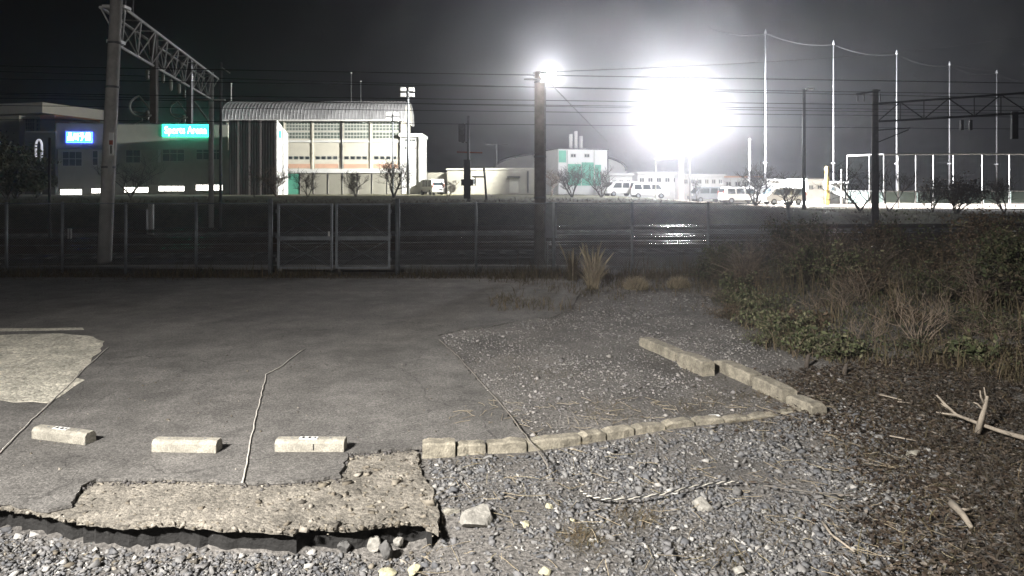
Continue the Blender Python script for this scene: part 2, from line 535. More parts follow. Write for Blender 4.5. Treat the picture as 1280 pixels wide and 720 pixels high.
asph_px = [(60, 640.5), (88, 636), (103, 612), (118, 602), (165, 602), (215, 600), (300, 606), (360, 604), (424, 598), (432, 578), (436, 568), (470, 566), (522, 562), (560, 558), (657, 549)]
asph_r = [(630, 515), (590, 470), (548, 421), (575, 414), (612, 410), (650, 402), (690, 398), (715, 388), (722, 372), (735, 358)]
poly = [G(x, y) for x, y in [(-300, 622), (0, 631)] + asph_px + asph_r]
poly += [Vector((1.2, 16.3, 0)), Vector((-5, 16.4, 0)), Vector((-12, 16.6, 0)), Vector((-30, 16.6, 0)), Vector((-30, 5, 0))]
poly = rough_line(poly, 0.055, 0.018, 3)
mb = MB().prism([Vector((p.x, p.y, 0.0)) for p in poly], (0, 0, 0.022))
mb.build('asphalt', M_ASPH, kind='structure')

# broken concrete slab with an overhanging lip and a set-back face coloured near-black for shade
slab_top = [Vector((p.x, p.y, 0)) for p in EDGE] + [G(550, 640), G(540, 610), G(524, 585), G(521, 563)]
front = rough_line(slab_top[:len(EDGE)], 0.045, 0.017, 5, closed=False)
right = rough_line(slab_top[len(EDGE) - 1:], 0.06, 0.015, 6, closed=False)[1:]
outline = front + right + [G(430, 540), Vector((-8, 6.3, 0))]
slab = thing('broken_slab', None, None, kind='structure')
mb = MB().prism([Vector((p.x, p.y, -0.036)) for p in outline], (0, 0, 0.03))
mb.build('slab_top', M_BROKEN, slab)
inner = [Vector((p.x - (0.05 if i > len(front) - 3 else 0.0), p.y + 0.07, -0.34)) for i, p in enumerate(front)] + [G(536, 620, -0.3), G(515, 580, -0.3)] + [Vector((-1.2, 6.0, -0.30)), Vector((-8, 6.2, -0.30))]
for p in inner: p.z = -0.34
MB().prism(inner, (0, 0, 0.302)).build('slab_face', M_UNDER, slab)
# worn pale patch on the left of the lot
pp = [G(x, y) for x, y in [(-160, 500), (-60, 502), (0, 504), (60, 507), (72, 502), (88, 490), (103, 478), (95, 470), (108, 462), (118, 448), (128, 437), (130, 429), (118, 423), (90, 420), (50, 419), (0, 421), (-120, 420)]]
pp = rough_line(pp, 0.14, 0.03, 8)
MB().prism([Vector((p.x, p.y, 0.018)) for p in pp], (0, 0, 0.009)).build('worn_concrete_patch', M_SAND, kind='structure')
pp = rough_line([G(x, y) for x, y in [(-120, 416), (0, 416), (60, 415), (105, 414), (104, 411.5), (60, 412), (0, 412.5), (-120, 413)]], 0.2, 0.012, 9)
MB().prism([Vector((p.x, p.y, 0.018)) for p in pp], (0, 0, 0.007)).build('pale_surface_strip', M_SAND, kind='structure')

# ------------------------------------------------------------------ wheel stops
def wheel_stop(x0, y0, x1, y1, label, plate):
    a, b = G(x0, y0), G(x1, y1)
    c = (a + b) / 2
    L = (b - a).length
    ang = math.atan2(b.y - a.y, b.x - a.x)
    t = thing('wheel_stop', label, 'wheel stop', (c.x, c.y, 0.022), group='concrete wheel stops in the parking bays')
    t.rotation_euler.z = ang
    ORG[t.name] = (0, 0, 0)
    mb = MB()
    prof = [(-0.0, 0.0), (0.0, 0.072), (0.022, 0.10), (0.092, 0.10), (0.115, 0.072), (0.115, 0.0)]
    poly = [(-L / 2, y, z) for (y, z) in prof]
    mb.prism([Vector(p) for p in poly], (L, 0, 0))
    mb.build('body', M_STOP, t, bevel=0.006)
    if plate:
        p = MB().box((plate, 0.052, 0.102), (0.15, 0.05, 0.004)).build('number_plate', mat('white_plate', (0.75, 0.75, 0.73), 0.5, var=0.04), t)
        mk = MB()
        for (mx, w, my, d) in ((-0.044, 0.018, 0, 0.034), (-0.026, 0.026, -0.012, 0.010), (0.008, 0.018, 0, 0.034), (0.025, 0.026, -0.012, 0.010), (0.054, 0.014, 0.0, 0.028)):
            mk.box((plate + mx, 0.052 + my, 0.1045), (w, d, 0.002))
        mk.build('number_marks', M_BLACK, p)
    for s in (-1, 1):
        MB().lathe((s * L * 0.28, 0.057, 0.0925), [(0.012, 0), (0.012, 0.0085), (0.008, 0.0095)], 10).build('bolt_cap', M_GALVD, t, smooth=True)
    return t
wheel_stop(39, 552, 106, 560.5, 'leftmost concrete wheel stop with a small number plate near its middle', -0.02)
wheel_stop(189, 569, 270, 570.5, 'plain concrete wheel stop without a plate, middle of the three', None)
s3 = wheel_stop(343, 569, 430, 569, 'concrete wheel stop with a white plate beside the broken pale slab', -0.02)
MB().box((0.035, -0.0015, 0.045), (0.008, 0.003, 0.05)).build('dark_streak', M_BLACK, s3)

# ------------------------------------------------------------------ ropes marking the bays
def gpath(px, z=0.03):
    return [G(x, y, z) for x, y in px]
def rope(px, r, label, z=0.03, m=None, name='rope', twist=False):
    pts = gpath(px, z)
    fine = []
    for i in range(len(pts) - 1):
        n = max(2, int((pts[i + 1] - pts[i]).length / 0.12))
        for j in range(n):
            q = pts[i].lerp(pts[i + 1], j / n)
            fine.append(q + Vector((rng.uniform(-.006, .006), rng.uniform(-.006, .006), rng.uniform(0, .004))))
    fine.append(pts[-1])
    return single(MB().tube(fine, r, 6), name, m or M_ROPE, label, 'rope', loc=Vector((pts[0].x, pts[0].y, 0.02)), smooth=True)
rope([(-40, 598), (0, 566), (40, 525), (75, 492), (110, 457), (136, 434)], 0.0062, 'thin pale rope running past the worn pale patch on the left')
rope([(303, 604), (308, 580), (318, 530), (326, 495), (333, 468), (352, 458), (370, 443), (381, 436)], 0.0062, 'kinked pale rope between the middle and the right wheel stop')
rope([(548, 424), (572, 445), (600, 476), (632, 512), (655, 542)], 0.0065, 'dark straight rope along the asphalt edge beside the kerb', m=mat('grimy_rope', (0.17, 0.155, 0.135), 0.9))
rope([(655, 541), (660, 548), (672, 563), (685, 583)], 0.0062, 'short rope end hanging over the kerb onto the gravel', z=0.06, m=mat('grimy_rope', (0.17, 0.155, 0.135), 0.9))
pts = [G(x, y, 0.02) for x, y in [(726, 614), (735, 620), (755, 624), (790, 623), (830, 617), (865, 608), (900, 603), (925, 602)]]
twisted = thing('twisted_rope', 'black and white twisted rope lying curved on the gravel', 'rope', (pts[0].x, pts[0].y, 0.0))
spl = []
for i in range(len(pts) - 1):
    for j in range(14):
        spl.append(pts[i].lerp(pts[i + 1], j / 14))
for k, mm in ((0, mat('white_strand', (0.45, 0.43, 0.38), 0.9)), (math.pi, mat('black_strand', (0.03, 0.03, 0.03), 0.9))):
    q = []
    for i, p in enumerate(spl):
        t = (spl[min(i + 1, len(spl) - 1)] - spl[max(i - 1, 0)]).normalized()
        s = t.cross(Vector((0, 0, 1)))
        an = i * 0.9 + k
        q.append(p + s * math.cos(an) * 0.0042 + Vector((0, 0, 1)) * math.sin(an) * 0.0042)
    MB().tube(q, 0.0046, 5).build('strand', mm, twisted, smooth=True)
rope([(955, 607), (990, 612), (1030, 616), (1075, 622)], 0.0028, 'faint frayed cord on the gravel right of the twisted rope', z=0.015, m=mat('grimy_rope', (0.17, 0.155, 0.135), 0.9))

# ------------------------------------------------------------------ kerbs
def kerb_block(parent, a, b, w, h, seed, z0=-0.09, sink=0.0, name='kerb_block'):
    r = random.Random(seed)
    a, b = Vector(a), Vector(b)
    d = (b - a); L = d.length; u = d / L
    n = Vector((-u.y, u.x, 0))
    mb = MB()
    K = 5
    ring = []
    for i in range(K + 1):
        p = a + u * (L * i / K)
        p = p + n * r.uniform(-.006, .006)
        hh = h - sink + r.uniform(-.006, .006) - (0.012 if i in (0, K) else 0)
        ww = w + r.uniform(-.008, .008)
        ring.append([p + Vector((0, 0, z0)), p + Vector((0, 0, hh - 0.014)), p + n * 0.014 + Vector((0, 0, hh)), p + n * (ww - 0.014) + Vector((0, 0, hh)), p + n * ww + Vector((0, 0, hh - 0.014)), p + n * ww + Vector((0, 0, z0))])
    vs = [q for rg in ring for q in rg]
    fs = []
    for i in range(K):
        for k in range(6):
            k2 = (k + 1) % 6
            fs.append((i * 6 + k, (i + 1) * 6 + k, (i + 1) * 6 + k2, i * 6 + k2))
    fs.append((0, 1, 2, 3, 4, 5)); e = K * 6
    fs.append((e + 5, e + 4, e + 3, e + 2, e + 1, e))
    return mb.add(vs, fs).build(name, M_KERB, parent)
k1 = thing('kerb', 'row of weathered concrete kerb blocks curving across the gravel', 'kerb', tuple(G(530, 568)))
fr = [(528, 568), (569, 566), (572, 565), (607, 562), (610, 562), (658, 559.5), (661, 559), (726, 552), (729, 551), (757, 546), (760, 545.5), (793, 540.5), (796, 540), (831, 535), (834, 534.5), (868, 531), (871, 530.5), (905, 528), (907, 527.5), (940, 525), (942, 524.5), (975, 521), (977, 520.5), (1010, 516)]
for i in range(0, len(fr), 2):
    sink = 0.0 if i < 2 else 0.028 if i < 6 else 0.036 if i < 12 else 0.045 if i < 18 else 0.055
    kerb_block(k1, G(*fr[i]), G(*fr[i + 1]), 0.115 if i >= 2 else 0.14, 0.085 if i < 2 else 0.085, 40 + i, sink=sink)
k2 = thing('kerb', 'row of heavy kerb blocks running back from the corner towards the thicket', 'kerb', tuple(G(1030, 522)))
br = [(1034, 521), (1000, 506), (996, 503), (957, 484), (953, 481), (908, 462), (893, 470), (862, 456), (859, 452), (812, 432)]
for i in range(0, len(br), 2):
    kerb_block(k2, G(*br[i]), G(*br[i + 1]), 0.17, 0.14 if i != 6 else 0.18, 70 + i, sink=0.02 if i < 2 else 0.0)
# white tag on the kerb
c = G(893, 524)
single(MB().box((c.x, c.y, 0.035), (0.10, 0.045, 0.004), rz=0.15), 'name_tag', mat('white_plate', (0.75, 0.75, 0.73), 0.5), 'small white plate lying on the sunken part of the kerb', 'plate')

# ------------------------------------------------------------------ stones
ICO_V = []
ph = (1 + 5 ** .5) / 2
for a_, b_ in ((1, ph), (-1, ph), (1, -ph), (-1, -ph)):
    ICO_V += [(0, a_, b_), (a_, b_, 0), (b_, 0, a_)]
ICO_V = np.array(ICO_V, float) / math.sqrt(1 + ph * ph)
from itertools import combinations
ICO_F = []
for i, j, k in combinations(range(12), 3):
    d = [np.linalg.norm(ICO_V[p] - ICO_V[q]) for p, q in ((i, j), (j, k), (i, k))]
    if max(d) < 1.1:
        nrm = np.cross(ICO_V[j] - ICO_V[i], ICO_V[k] - ICO_V[i])
        ICO_F.append((i, j, k) if nrm.dot(ICO_V[i]) > 0 else (i, k, j))
ICO_F = np.array(ICO_F)

def rand_rot(n):
    q = nr.normal(size=(n, 4)); q /= np.linalg.norm(q, axis=1)[:, None]
    w, x, y, z = q.T
    return np.stack([1 - 2 * (y * y + z * z), 2 * (x * y - z * w), 2 * (x * z + y * w), 2 * (x * y + z * w), 1 - 2 * (x * x + z * z), 2 * (y * z - x * w), 2 * (x * z - y * w), 2 * (y * z + x * w), 1 - 2 * (x * x + y * y)], 1).reshape(n, 3, 3)

CUBE_V = np.array([(x, y, z) for x in (-1, 1) for y in (-1, 1) for z in (-1, 1)], float) * .62
CUBE_F = np.array([(0, 1, 3), (0, 3, 2), (4, 6, 7), (4, 7, 5), (0, 4, 5), (0, 5, 1), (2, 3, 7), (2, 7, 6), (0, 2, 6), (0, 6, 4), (1, 5, 7), (1, 7, 3)])
def scatter_stones(name, pts, sizes, m, label=None, sink=0.25, flat=0.7):
    """Crushed stone: jittered blocks, each an island of its own."""
    n = len(pts)
    base = CUBE_V[None] * nr.uniform(0.35, 1.25, size=(n, 8, 1)) + nr.uniform(-.25, .25, size=(n, 8, 3))
    base = base * nr.uniform(0.5, 1.3, size=(n, 1, 3))
    V = np.einsum('nij,nkj->nki', rand_rot(n), base)
    V[:, :, 2] *= flat
    V = V * sizes[:, None, None]
    V = V + pts[:, None, :]
    V[:, :, 2] += (sizes * (1 - 2 * sink) * 0.5)[:, None]
    F = (CUBE_F[None] + (np.arange(n) * 8)[:, None, None]).reshape(-1, 3)
    return fast_mesh(name, V.reshape(-1, 3), F, m, kind='stuff', **({'label': label} if label else {}))

def pts_in_px(n, x0, x1, y0, y1, keep):
    """Random points of the ground, even per square metre, whose place in view passes keep."""
    out = []
    Ymin, Ymax = 1870 / (y1 - HY), 1870 / (y0 - HY)
    while len(out) < n:
        Y = nr.uniform(Ymin, Ymax, 4000); X = nr.uniform(-6.5, 9, 4000)
        px = 640 + X / Y * FPX; py = HY + 1870 / Y
        ok = (px > x0) & (px < x1) & keep(px, py, X, Y)
        out += list(np.stack([X[ok], Y[ok], terr(X[ok], Y[ok])], 1))
    return np.array(out[:n])

def kerb_y(px):
    return np.interp(px, [520, 560, 660, 730, 830, 905, 1010, 1060], [570, 568, 561, 552, 536, 529, 517, 500])
edge_pxx = [-260, 0, 60, 120, 205, 290, 365, 430, 505, 548]
edge_pxy = [628, 640, 650, 661, 664, 668, 672, 670, 665, 672]
def k_front(px, py, X, Y):
    left = (px < 552) & (Y < np.interp(X, EX, EY) + .05 - .14 * ((px > 450) & (px < 552)))
    rightz = (px >= 535) & (py > kerb_y(px) + 2) & ~((px < 556) & (py < 668) & (px < 540 + (py - 600) * .2))
    fines = np.clip(.55 + .6 * wob(X, Y, 1.7, 6.0) + .35 * wob(X, Y, 4.4, 1.0) - .45 * np.exp(-((px - 620) / 75) ** 2), .12, 1)
    soil = px > np.interp(py, [470, 520, 560, 640, 720], [1040, 1090, 1125, 1170, 1150]) + nr.exponential(45, px.shape) - 25
    return (left | rightz) & ~soil & (nr.uniform(0, 1, px.shape) < fines)
p = pts_in_px(36000, -80, 1320, 470, 900, k_front)
sz = np.clip(nr.lognormal(math.log(0.0115), 0.50, len(p)), 0.004, 0.042)
g1 = scatter_stones('loose_gravel', p, sz, M_STONES)
def k_lot(px, py, X, Y):
    xe = np.interp(py, [350, 372, 388, 398, 410, 421, 470, 515, 549], [735, 722, 715, 690, 612, 550, 592, 632, 660])
    xr = np.interp(py, [350, 395, 425, 452, 470, 520], [870, 905, 935, 1005, 1060, 1090])
    return (nr.uniform(0, 1, px.shape) < np.clip(.6 + .7 * wob(X, Y, 1.3, 8.0) + .4 * wob(X, Y, 3.7, 3.0), .10, 1)) & (px > xe) & (px < xr) & ((py < kerb_y(px) - 8) | (px > 1010))
p = pts_in_px(12500, 540, 1080, 358, 545, k_lot)
sz = np.clip(nr.lognormal(math.log(0.0085), 0.52, len(p)), 0.003, 0.034)
scatter_stones('lot_gravel', p, sz, M_STONED)
def k_slab(px, py, X, Y):
    top = np.interp(px, [90, 118, 215, 300, 424, 434, 522, 560], [640, 604, 602, 608, 601, 570, 566, 566])
    bot = np.interp(px, edge_pxx, edge_pxy) - 9
    return (px > 88) & (px < np.interp(py, [560, 600, 660], [521, 530, 545])) & (py > top) & (py < bot)
p = pts_in_px(1500, 80, 560, 560, 672, k_slab)
p[:, 2] = -0.010
sz = np.clip(nr.lognormal(math.log(0.008), 0.65, len(p)), 0.003, 0.040)
# more rubble towards the right-hand end of the slab
sz *= np.interp(640 + p[:, 0] / p[:, 1] * FPX, [90, 330, 430, 545], [0.7, 0.85, 1.15, 1.25])
scatter_stones('slab_rubble', p, sz, M_STONEP, flat=0.6)
# crumbled relief of the slab: a faceted sheet of lumps
gx2 = np.arange(-3.4, 0.0, .034); gy2_ = np.arange(4.2, 6.0, .034)
GX, GY2 = np.meshgrid(gx2, gy2_)
GX = GX + nr.uniform(-.013, .013, GX.shape); GY2 = GY2 + nr.uniform(-.013, .013, GY2.shape)
ppx, ppy = 640 + GX / GY2 * FPX, HY + 1870 / GY2
rel = wob(GX, GY2, 9.0, 2.0) * .5 + wob(GX, GY2, 17.0, 4.0) * .5 + nr.normal(0, .16, GX.shape)
amp = np.interp(ppx, [90, 300, 430, 545], [.006, .008, .013, .016])
GZ2 = -.0045 + amp * np.maximum(-.25, rel)
inside = k_slab(ppx, ppy - 1.0, GX, GY2) & (GY2 > np.interp(GX, EX, EY) + .03) & (ppy < 700)
ii = np.arange(GX.size).reshape(GX.shape)
cell = inside[:-1, :-1] & inside[1:, :-1] & inside[:-1, 1:] & inside[1:, 1:]
F = np.concatenate([np.stack([ii[:-1, :-1][cell], ii[:-1, 1:][cell], ii[1:, 1:][cell]], -1), np.stack([ii[:-1, :-1][cell], ii[1:, 1:][cell], ii[1:, :-1][cell]], -1)])
fast_mesh('crumbled_surface', np.stack([GX, GY2, GZ2], -1).reshape(-1, 3), F, M_BROKEN, parent=slab, kind='stuff')
p = pts_in_px(420, -60, 640, 440, 600, lambda px, py, X, Y: (px < np.interp(py, [420, 549], [540, 645])) & (py < 596))
p[:, 2] = 0.022
scatter_stones('asphalt_grit', p, np.clip(nr.lognormal(math.log(0.006), 0.5, len(p)), 0.003, 0.018), M_STONEP)

# crumbs broken off the asphalt edge and lumps along the slab lip
cr = []
for a_, b_ in zip(asph_px[2:-1], asph_px[3:]):
    for _ in range(34):
        t_ = nr.uniform(); g_ = G(a_[0] + (b_[0] - a_[0]) * t_, a_[1] + (b_[1] - a_[1]) * t_)
        cr.append((g_.x + nr.normal(0, .012), g_.y - abs(nr.normal(.0, .035)), -.004))
cr = np.array(cr)
scatter_stones('asphalt_crumbs', cr, np.clip(nr.lognormal(math.log(.009), .5, len(cr)), .004, .026), mat('asphalt_crumb', (.075, .07, .068), .9, var=.3, scale=30))
lp_ = np.array([(p_.x + nr.normal(0, .02), p_.y + nr.normal(.012, .02), -.02) for p_ in front for _ in range(3)])
scatter_stones('lip_rubble', lp_, np.clip(nr.lognormal(math.log(.012), .5, len(lp_)), .005, .035), M_STONEP)
fp_ = np.array([(p_.x + nr.normal(0, .05), p_.y - .05 - abs(nr.normal(0, .12)), 0) for p_ in front for _ in range(2)])
fp_[:, 2] = terr(fp_[:, 0], fp_[:, 1])
scatter_stones('fallen_rubble', fp_, np.clip(nr.lognormal(math.log(.016), .5, len(fp_)), .006, .05), M_STONEP)

def rock(x, y, w, h, label, m, seed, flat=0.6, name='rock', stretch=(1, 1)):
    """One stone: a subdivided, faceted lump w metres wide."""
    r = random.Random(seed)
    import bmesh
    bm = bmesh.new()
    bmesh.ops.create_icosphere(bm, subdivisions=3, radius=0.5)
    pl = [Vector((r.uniform(-1, 1), r.uniform(-1, 1), r.uniform(-.6, 1))).normalized() for _ in range(11)]
    ds = [r.uniform(0.22, 0.40) for _ in pl]
    for v in bm.verts:
        for n_, d_ in zip(pl, ds):
            e = v.co.dot(n_) - d_
            if e > 0: v.co -= n_ * e * 0.98
        v.co += v.co.normalized() * mnoise.noise(v.co * 5 + Vector((seed, 0, 0))) * 0.03
        v.co.x *= w * stretch[0]; v.co.y *= w * 0.8 * stretch[1]; v.co.z *= h * 1.1
    me = bpy.data.meshes.new(name); bm.to_mesh(me); bm.free()
    me.materials.append(m)
    o = bpy.data.objects.new(name, me); COL.objects.link(o)
    q = G(x, y)
    zz = float(terr(q.x, q.y))
    q = G(x, y, zz)
    o.location = (q.x, q.y, zz + h * 0.22)
    o.rotation_euler = (r.uniform(-.2, .2), r.uniform(-.2, .2), r.uniform(0, 6))
    o['label'] = label; o['category'] = 'rock'; o['group'] = 'larger stones on the gravel'
    return o
rock(876, 634, 0.20, 0.11, 'pale flat stone just below the twisted rope', M_ROCK, 3)
rock(600, 652, 0.33, 0.15, 'large squarish grey rock right of the broken slab end', M_ROCK, 58)
rock(562, 644, 0.18, 0.09, 'pale wedge of concrete between the slab end and the squarish rock', M_STOP, 14)
rock(466, 683, 0.12, 0.11, 'rounded pale grey stone under the slab lip, second from the right', M_ROCK, 22)
rock(483, 692, 0.15, 0.12, 'rounded dark stone in front of the slab stub', M_ROCKD, 24)
rock(448, 681, 0.08, 0.07, 'small pale stone tucked below the slab lip beside the rounded stones', M_ROCK, 25)
rock(432, 686, 0.11, 0.08, 'dark lump leftmost of the stones under the slab lip', M_ROCKD, 26)
rock(500, 679, 0.09, 0.06, 'pale chip just under the slab stub', M_ROCK, 27)
rock(687, 634, 0.075, 0.03, 'thin pale yellow chip below the hanging rope end', M_ROCKY, 31)
rock(656, 657, 0.085, 0.05, 'broken pale chip lying right of the squarish rock', M_ROCKY, 33)
rock(716, 651, 0.06, 0.035, 'small tan chip left of the dead grass tuft', M_ROCKY, 34)
rock(517, 716, 0.11, 0.06, 'yellowish stone at the bottom edge below the slab stub', M_ROCKY, 35)
rock(484, 718, 0.13, 0.05, 'flat yellowish stone at the bottom edge, left of its pair', M_ROCKY, 36)
rock(682, 716, 0.09, 0.06, 'tan cube-like stone at the bottom edge in the middle', M_ROCKY, 37)
rock(925, 716, 0.13, 0.06, 'pale stone at the bottom edge below the flat stone', M_ROCK, 38)
rock(920, 617, 0.10, 0.09, 'dark round stone at the end of the twisted rope', M_ROCKD, 39)
rock(1140, 570, 0.16, 0.08, 'crumbled pale clod near the leaf litter', M_STOP, 41)
rock(497, 562, 0.06, 0.04, 'white pebble at the asphalt corner left of the kerb', M_STOP, 42)
rock(1022, 519, 0.12, 0.07, 'loose dark stone at the kerb corner', M_ROCKD, 43)

# ------------------------------------------------------------------ chain link fence and gate
FY = 17.6
def fx(px): return (px - 640) / FPX * FY
fence = thing('chain_link_fence', 'grey chain link fence on posts along the railway', 'fence', (0, FY, 0))
posts = [fx(p) for p in (-62, 8, 78, 157, 245, 338, 497, 595, 692, 790, 885, 985)]
for i, x in enumerate(posts):
    big = i in (5, 6)
    w = 0.062 if big else 0.036
    MB().tube([(x, FY, -0.1), (x, FY, 1.92 if big else 1.84)], w, 8).build('post', M_GALV, fence, smooth=True)
for a, b in zip(posts[:-1], posts[1:]):
    if abs(a - posts[5]) < 1e-6:
        continue
    MB().tube([(a, FY - .01, 1.80), (b, FY - .01, 1.80)], 0.018, 6).build('top_rail', M_GALV, fence, smooth=True)
    MB().tube([(a, FY - .01, 0.16), (b, FY - .01, 0.16)], 0.010, 5).build('bottom_wire', M_GALV, fence)
    mb = MB()
    H0, H1, st = 0.10, 1.79, 0.062
    hh = H1 - H0
    for sgn in (1, -1):
        x = a - hh
        while x < b + hh:
            x0, x1 = (x, x + hh) if sgn > 0 else (x + hh, x)
            z0, z1 = H0, H1
            # clip the diagonal to the bay
            pts = []
            for xx in (x0, x1):
                pts.append(min(max(xx, a), b))
            if abs(pts[0] - pts[1]) > 1e-3:
                ta = (pts[0] - x0) / (x1 - x0); tb_ = (pts[1] - x0) / (x1 - x0)
                mb.tube([(pts[0], FY + .012 * sgn, z0 + (z1 - z0) * ta), (pts[1], FY + .012 * sgn, z0 + (z1 - z0) * tb_)], 0.0032, 3, cap=False)
            x += st
    mb.build('wire_mesh', mat('bright_mesh_wire', (.26, .27, .28), .6), fence)
gate = thing('double_gate', 'grey double leaf gate with crossed braces in the chain link fence', 'gate', (fx(417), FY, 0))
g0, gm, g1_ = fx(347), fx(418), fx(488)
for (a, b) in ((g0, gm - 0.03), (gm + 0.03, g1_)):
    leaf = thing('gate_leaf', None, None, (a, FY, 0)); leaf.parent = gate
    leaf.location = Vector((a, FY, 0)) - Vector(gate.location)
    z0, z1, zm = 0.12, 1.80, 0.90
    y = FY - 0.03
    for x in (a + .03, b - .03):
        MB().box((x, y, (z0 + z1) / 2), (0.05, 0.05, z1 - z0)).build('stile', M_GALV, leaf)
    for z in (z0 + .02, z1 - .02):
        MB().box(((a + b) / 2, y, z), (b - a - .125, 0.045, 0.045)).build('rail', M_GALV, leaf)
    MB().box(((a + b) / 2, y - .004, zm), (b - a - .125, 0.04, 0.10)).build('lock_rail', M_GALV, leaf)
    for zz0, zz1 in ((zm + .05, z1 - .05), (z0 + .05, zm - .05)):
        MB().bar((a + .06, y - .02, zz0), (b - .06, y - .02, zz1), 0.014).build('brace', M_GALV, leaf)
        MB().bar((a + .06, y + .02, zz1), (b - .06, y + .02, zz0), 0.014).build('brace', M_GALV, leaf)
    mb = MB()
    hh = z1 - z0
    for sgn in (1, -1):
        x = a - hh
        while x < b + hh:
            x0, x1 = (x, x + hh) if sgn > 0 else (x + hh, x)
            q0, q1 = min(max(x0, a), b), min(max(x1, a), b)
            if abs(q0 - q1) > 1e-3:
                mb.tube([(q0, FY + .03 + .01 * sgn, z0 + hh * (q0 - x0) / (x1 - x0)), (q1, FY + .03 + .01 * sgn, z0 + hh * (q1 - x0) / (x1 - x0))], 0.0036, 3, cap=False)
            x += 0.062
    mb.build('wire_mesh', mat('bright_mesh_wire', (.26, .27, .28), .6), leaf)
for xh, sg_ in ((g0, 1), (g1_, -1)):
    for zh in (.35, .95, 1.6):
        MB().tube([(xh - .02 * sg_, FY - .05, zh - .05), (xh - .02 * sg_, FY - .05, zh + .05)], .018, 6).build('hinge', M_GALVD, gate)
MB().tube([(gm - .06, FY - .065, .05), (gm - .06, FY - .065, .55)], .012, 6).build('drop_bolt', M_GALVD, gate)
MB().box((gm - .12, FY - .07, 1.02), (0.05, 0.03, 0.12)).build('latch', M_STEELW, gate)
# pale concrete footing line behind the fence
mb = MB().box((fx(330), FY + 0.55, 0.02), (18, 0.16, 0.24))
mb.build('fence_footing', mat('dim_footing_concrete', (0.20, 0.19, 0.175), 0.9, var=0.4, scale=1.5), kind='structure')

# ------------------------------------------------------------------ railway tracks
TS = 0.1
def trk(x, off): return 21.0 + TS * x + off
for ti, (off, lab) in enumerate(((0, 'railway track nearest the chain link fence'), (3.25, 'railway track between the nearest and the farthest track'), (9.4, 'farthest railway track below the grass bank'))):
    t = thing('railway_track', lab, 'track', (0, trk(0, off), 0.2))
    for dy in (0, 1.1):
        prof = [(-.065, .30), (-.065, .315), (-.012, .335), (-.012, .40), (-.034, .412), (-.034, .438), (.034, .438), (.034, .412), (.012, .40), (.012, .335), (.065, .315), (.065, .30)]
        X0, X1 = -62, 66
        mb = MB().prism([Vector((X0, trk(X0, off + dy) + y, z)) for y, z in prof], (X1 - X0, (X1 - X0) * TS, 0))
        rail = mb.build('rail', M_RUST, t)
        X0, X1 = -62, 66
        n = 6
        top = [(-.031, .4385), (-.026, .4415), (-.012, .4435), (.012, .4435), (.026, .4415), (.031, .4385)]
        MB().prism([Vector((X0, trk(X0, off + dy) + y, z)) for y, z in top], (X1 - X0, (X1 - X0) * TS, 0)).build('running_surface', M_RAIL, rail, smooth=False)
    mb = MB()
    for i in range(150):
        x = -45 + i * 0.62
        mb.box((x, trk(x, off + .55), 0.158), (0.2, 2.0, 0.115), rz=-0.1 + 0.2)
    mb.build('sleepers', M_SLEEP, t, kind='stuff')

# ------------------------------------------------------------------ overhead line gantry on the left
def truss(parent, a, b, w, h, bays, mt=None):
    """Triangular lattice beam from a to b (lower chord); two upper chords w apart, h above."""
    a, b = Vector(a), Vector(b)
    u = (b - a).normalized(); s = Vector((u.y, -u.x, 0)).normalized()
    up = Vector((0, 0, h))
    mt = mt or M_STEELW
    MB().tube([a, b], 0.042, 6).build('lower_chord', mt, parent)
    for k in (-1, 1):
        MB().tube([a + up + s * k * w / 2, b + up + s * k * w / 2], 0.045, 6).build('upper_chord', mt, parent)
    for i in range(bays):
        p0 = a.lerp(b, i / bays); pm = a.lerp(b, (i + .5) / bays); p1 = a.lerp(b, (i + 1) / bays)
        for k in (-1, 1):
            MB().tube([p0 + up + s * k * w / 2, pm], 0.021, 5).build('brace', mt, parent)
            MB().tube([pm, p1 + up + s * k * w / 2], 0.021, 5).build('brace', mt, parent)
        MB().tube([p0 + up + s * w / 2, p0 + up - s * w / 2], 0.020, 5).build('cross_tie', mt, parent)
        MB().tube([p0 + up + s * w / 2, p1 + up - s * w / 2], 0.014, 4).build('cross_tie', mt, parent)

gl = thing('overhead_gantry', 'pale lattice beam gantry spanning the tracks on the left between two poles', 'gantry', tuple(P(129, 336, 18.6)))
pb, pt_ = P(129.5, 338, 18.6), P(147, -30, 18.6)
MB().tube([pb - Vector((0, 0, .3)), pb.lerp(pt_, .5), pt_], [0.18, 0.165, 0.15], 16).build('pole', M_POLE, gl, smooth=True)
la, lb = P(141, 53, 18.75), P(264, 121, 31.6)
lb.z = la.z + .12
truss(gl, la, lb, 0.62, 0.95, 9)
for z in (53, 108, 208):
    q = pb.lerp(pt_, (338 - z) / 368)
    MB().lathe((q.x, q.y, q.z - .05), [(0.178, 0), (0.178, .06)], 16).build('pole_band', M_GALVD, gl, smooth=True)
for (zy, h, m_) in ((180, .62, mat('white_plate', (0.75, 0.75, 0.73), 0.5)), (209, .38, mat('dim_plate', (0.45, 0.45, 0.43), 0.6))):
    q = P(137 - (zy - 180) * .05, zy, 18.40)
    s = MB().box((q.x + .05, 18.39, q.z), (0.12, 0.012, h)).build('sign_plate', m_, gl)
    if zy == 180:
        MB().box((q.x + .05, 18.38, q.z + .04), (0.10, 0.008, .12)).build('red_band', mat('dull_red', (0.35, 0.08, 0.05), .7), s)
        MB().box((q.x + .05, 18.38, q.z - .15), (0.035, 0.008, .22)).build('black_stroke', M_BLACK, s)
# clamp and stub brackets at the pole
MB().box(tuple(la + Vector((.10, -.02, 0))), (0.34, 0.34, 0.09)).build('bracket', M_STEELW, gl)
MB().box(tuple(la + Vector((.12, -.02, .95))), (0.62, 0.34, 0.08)).build('bracket', M_STEELW, gl)
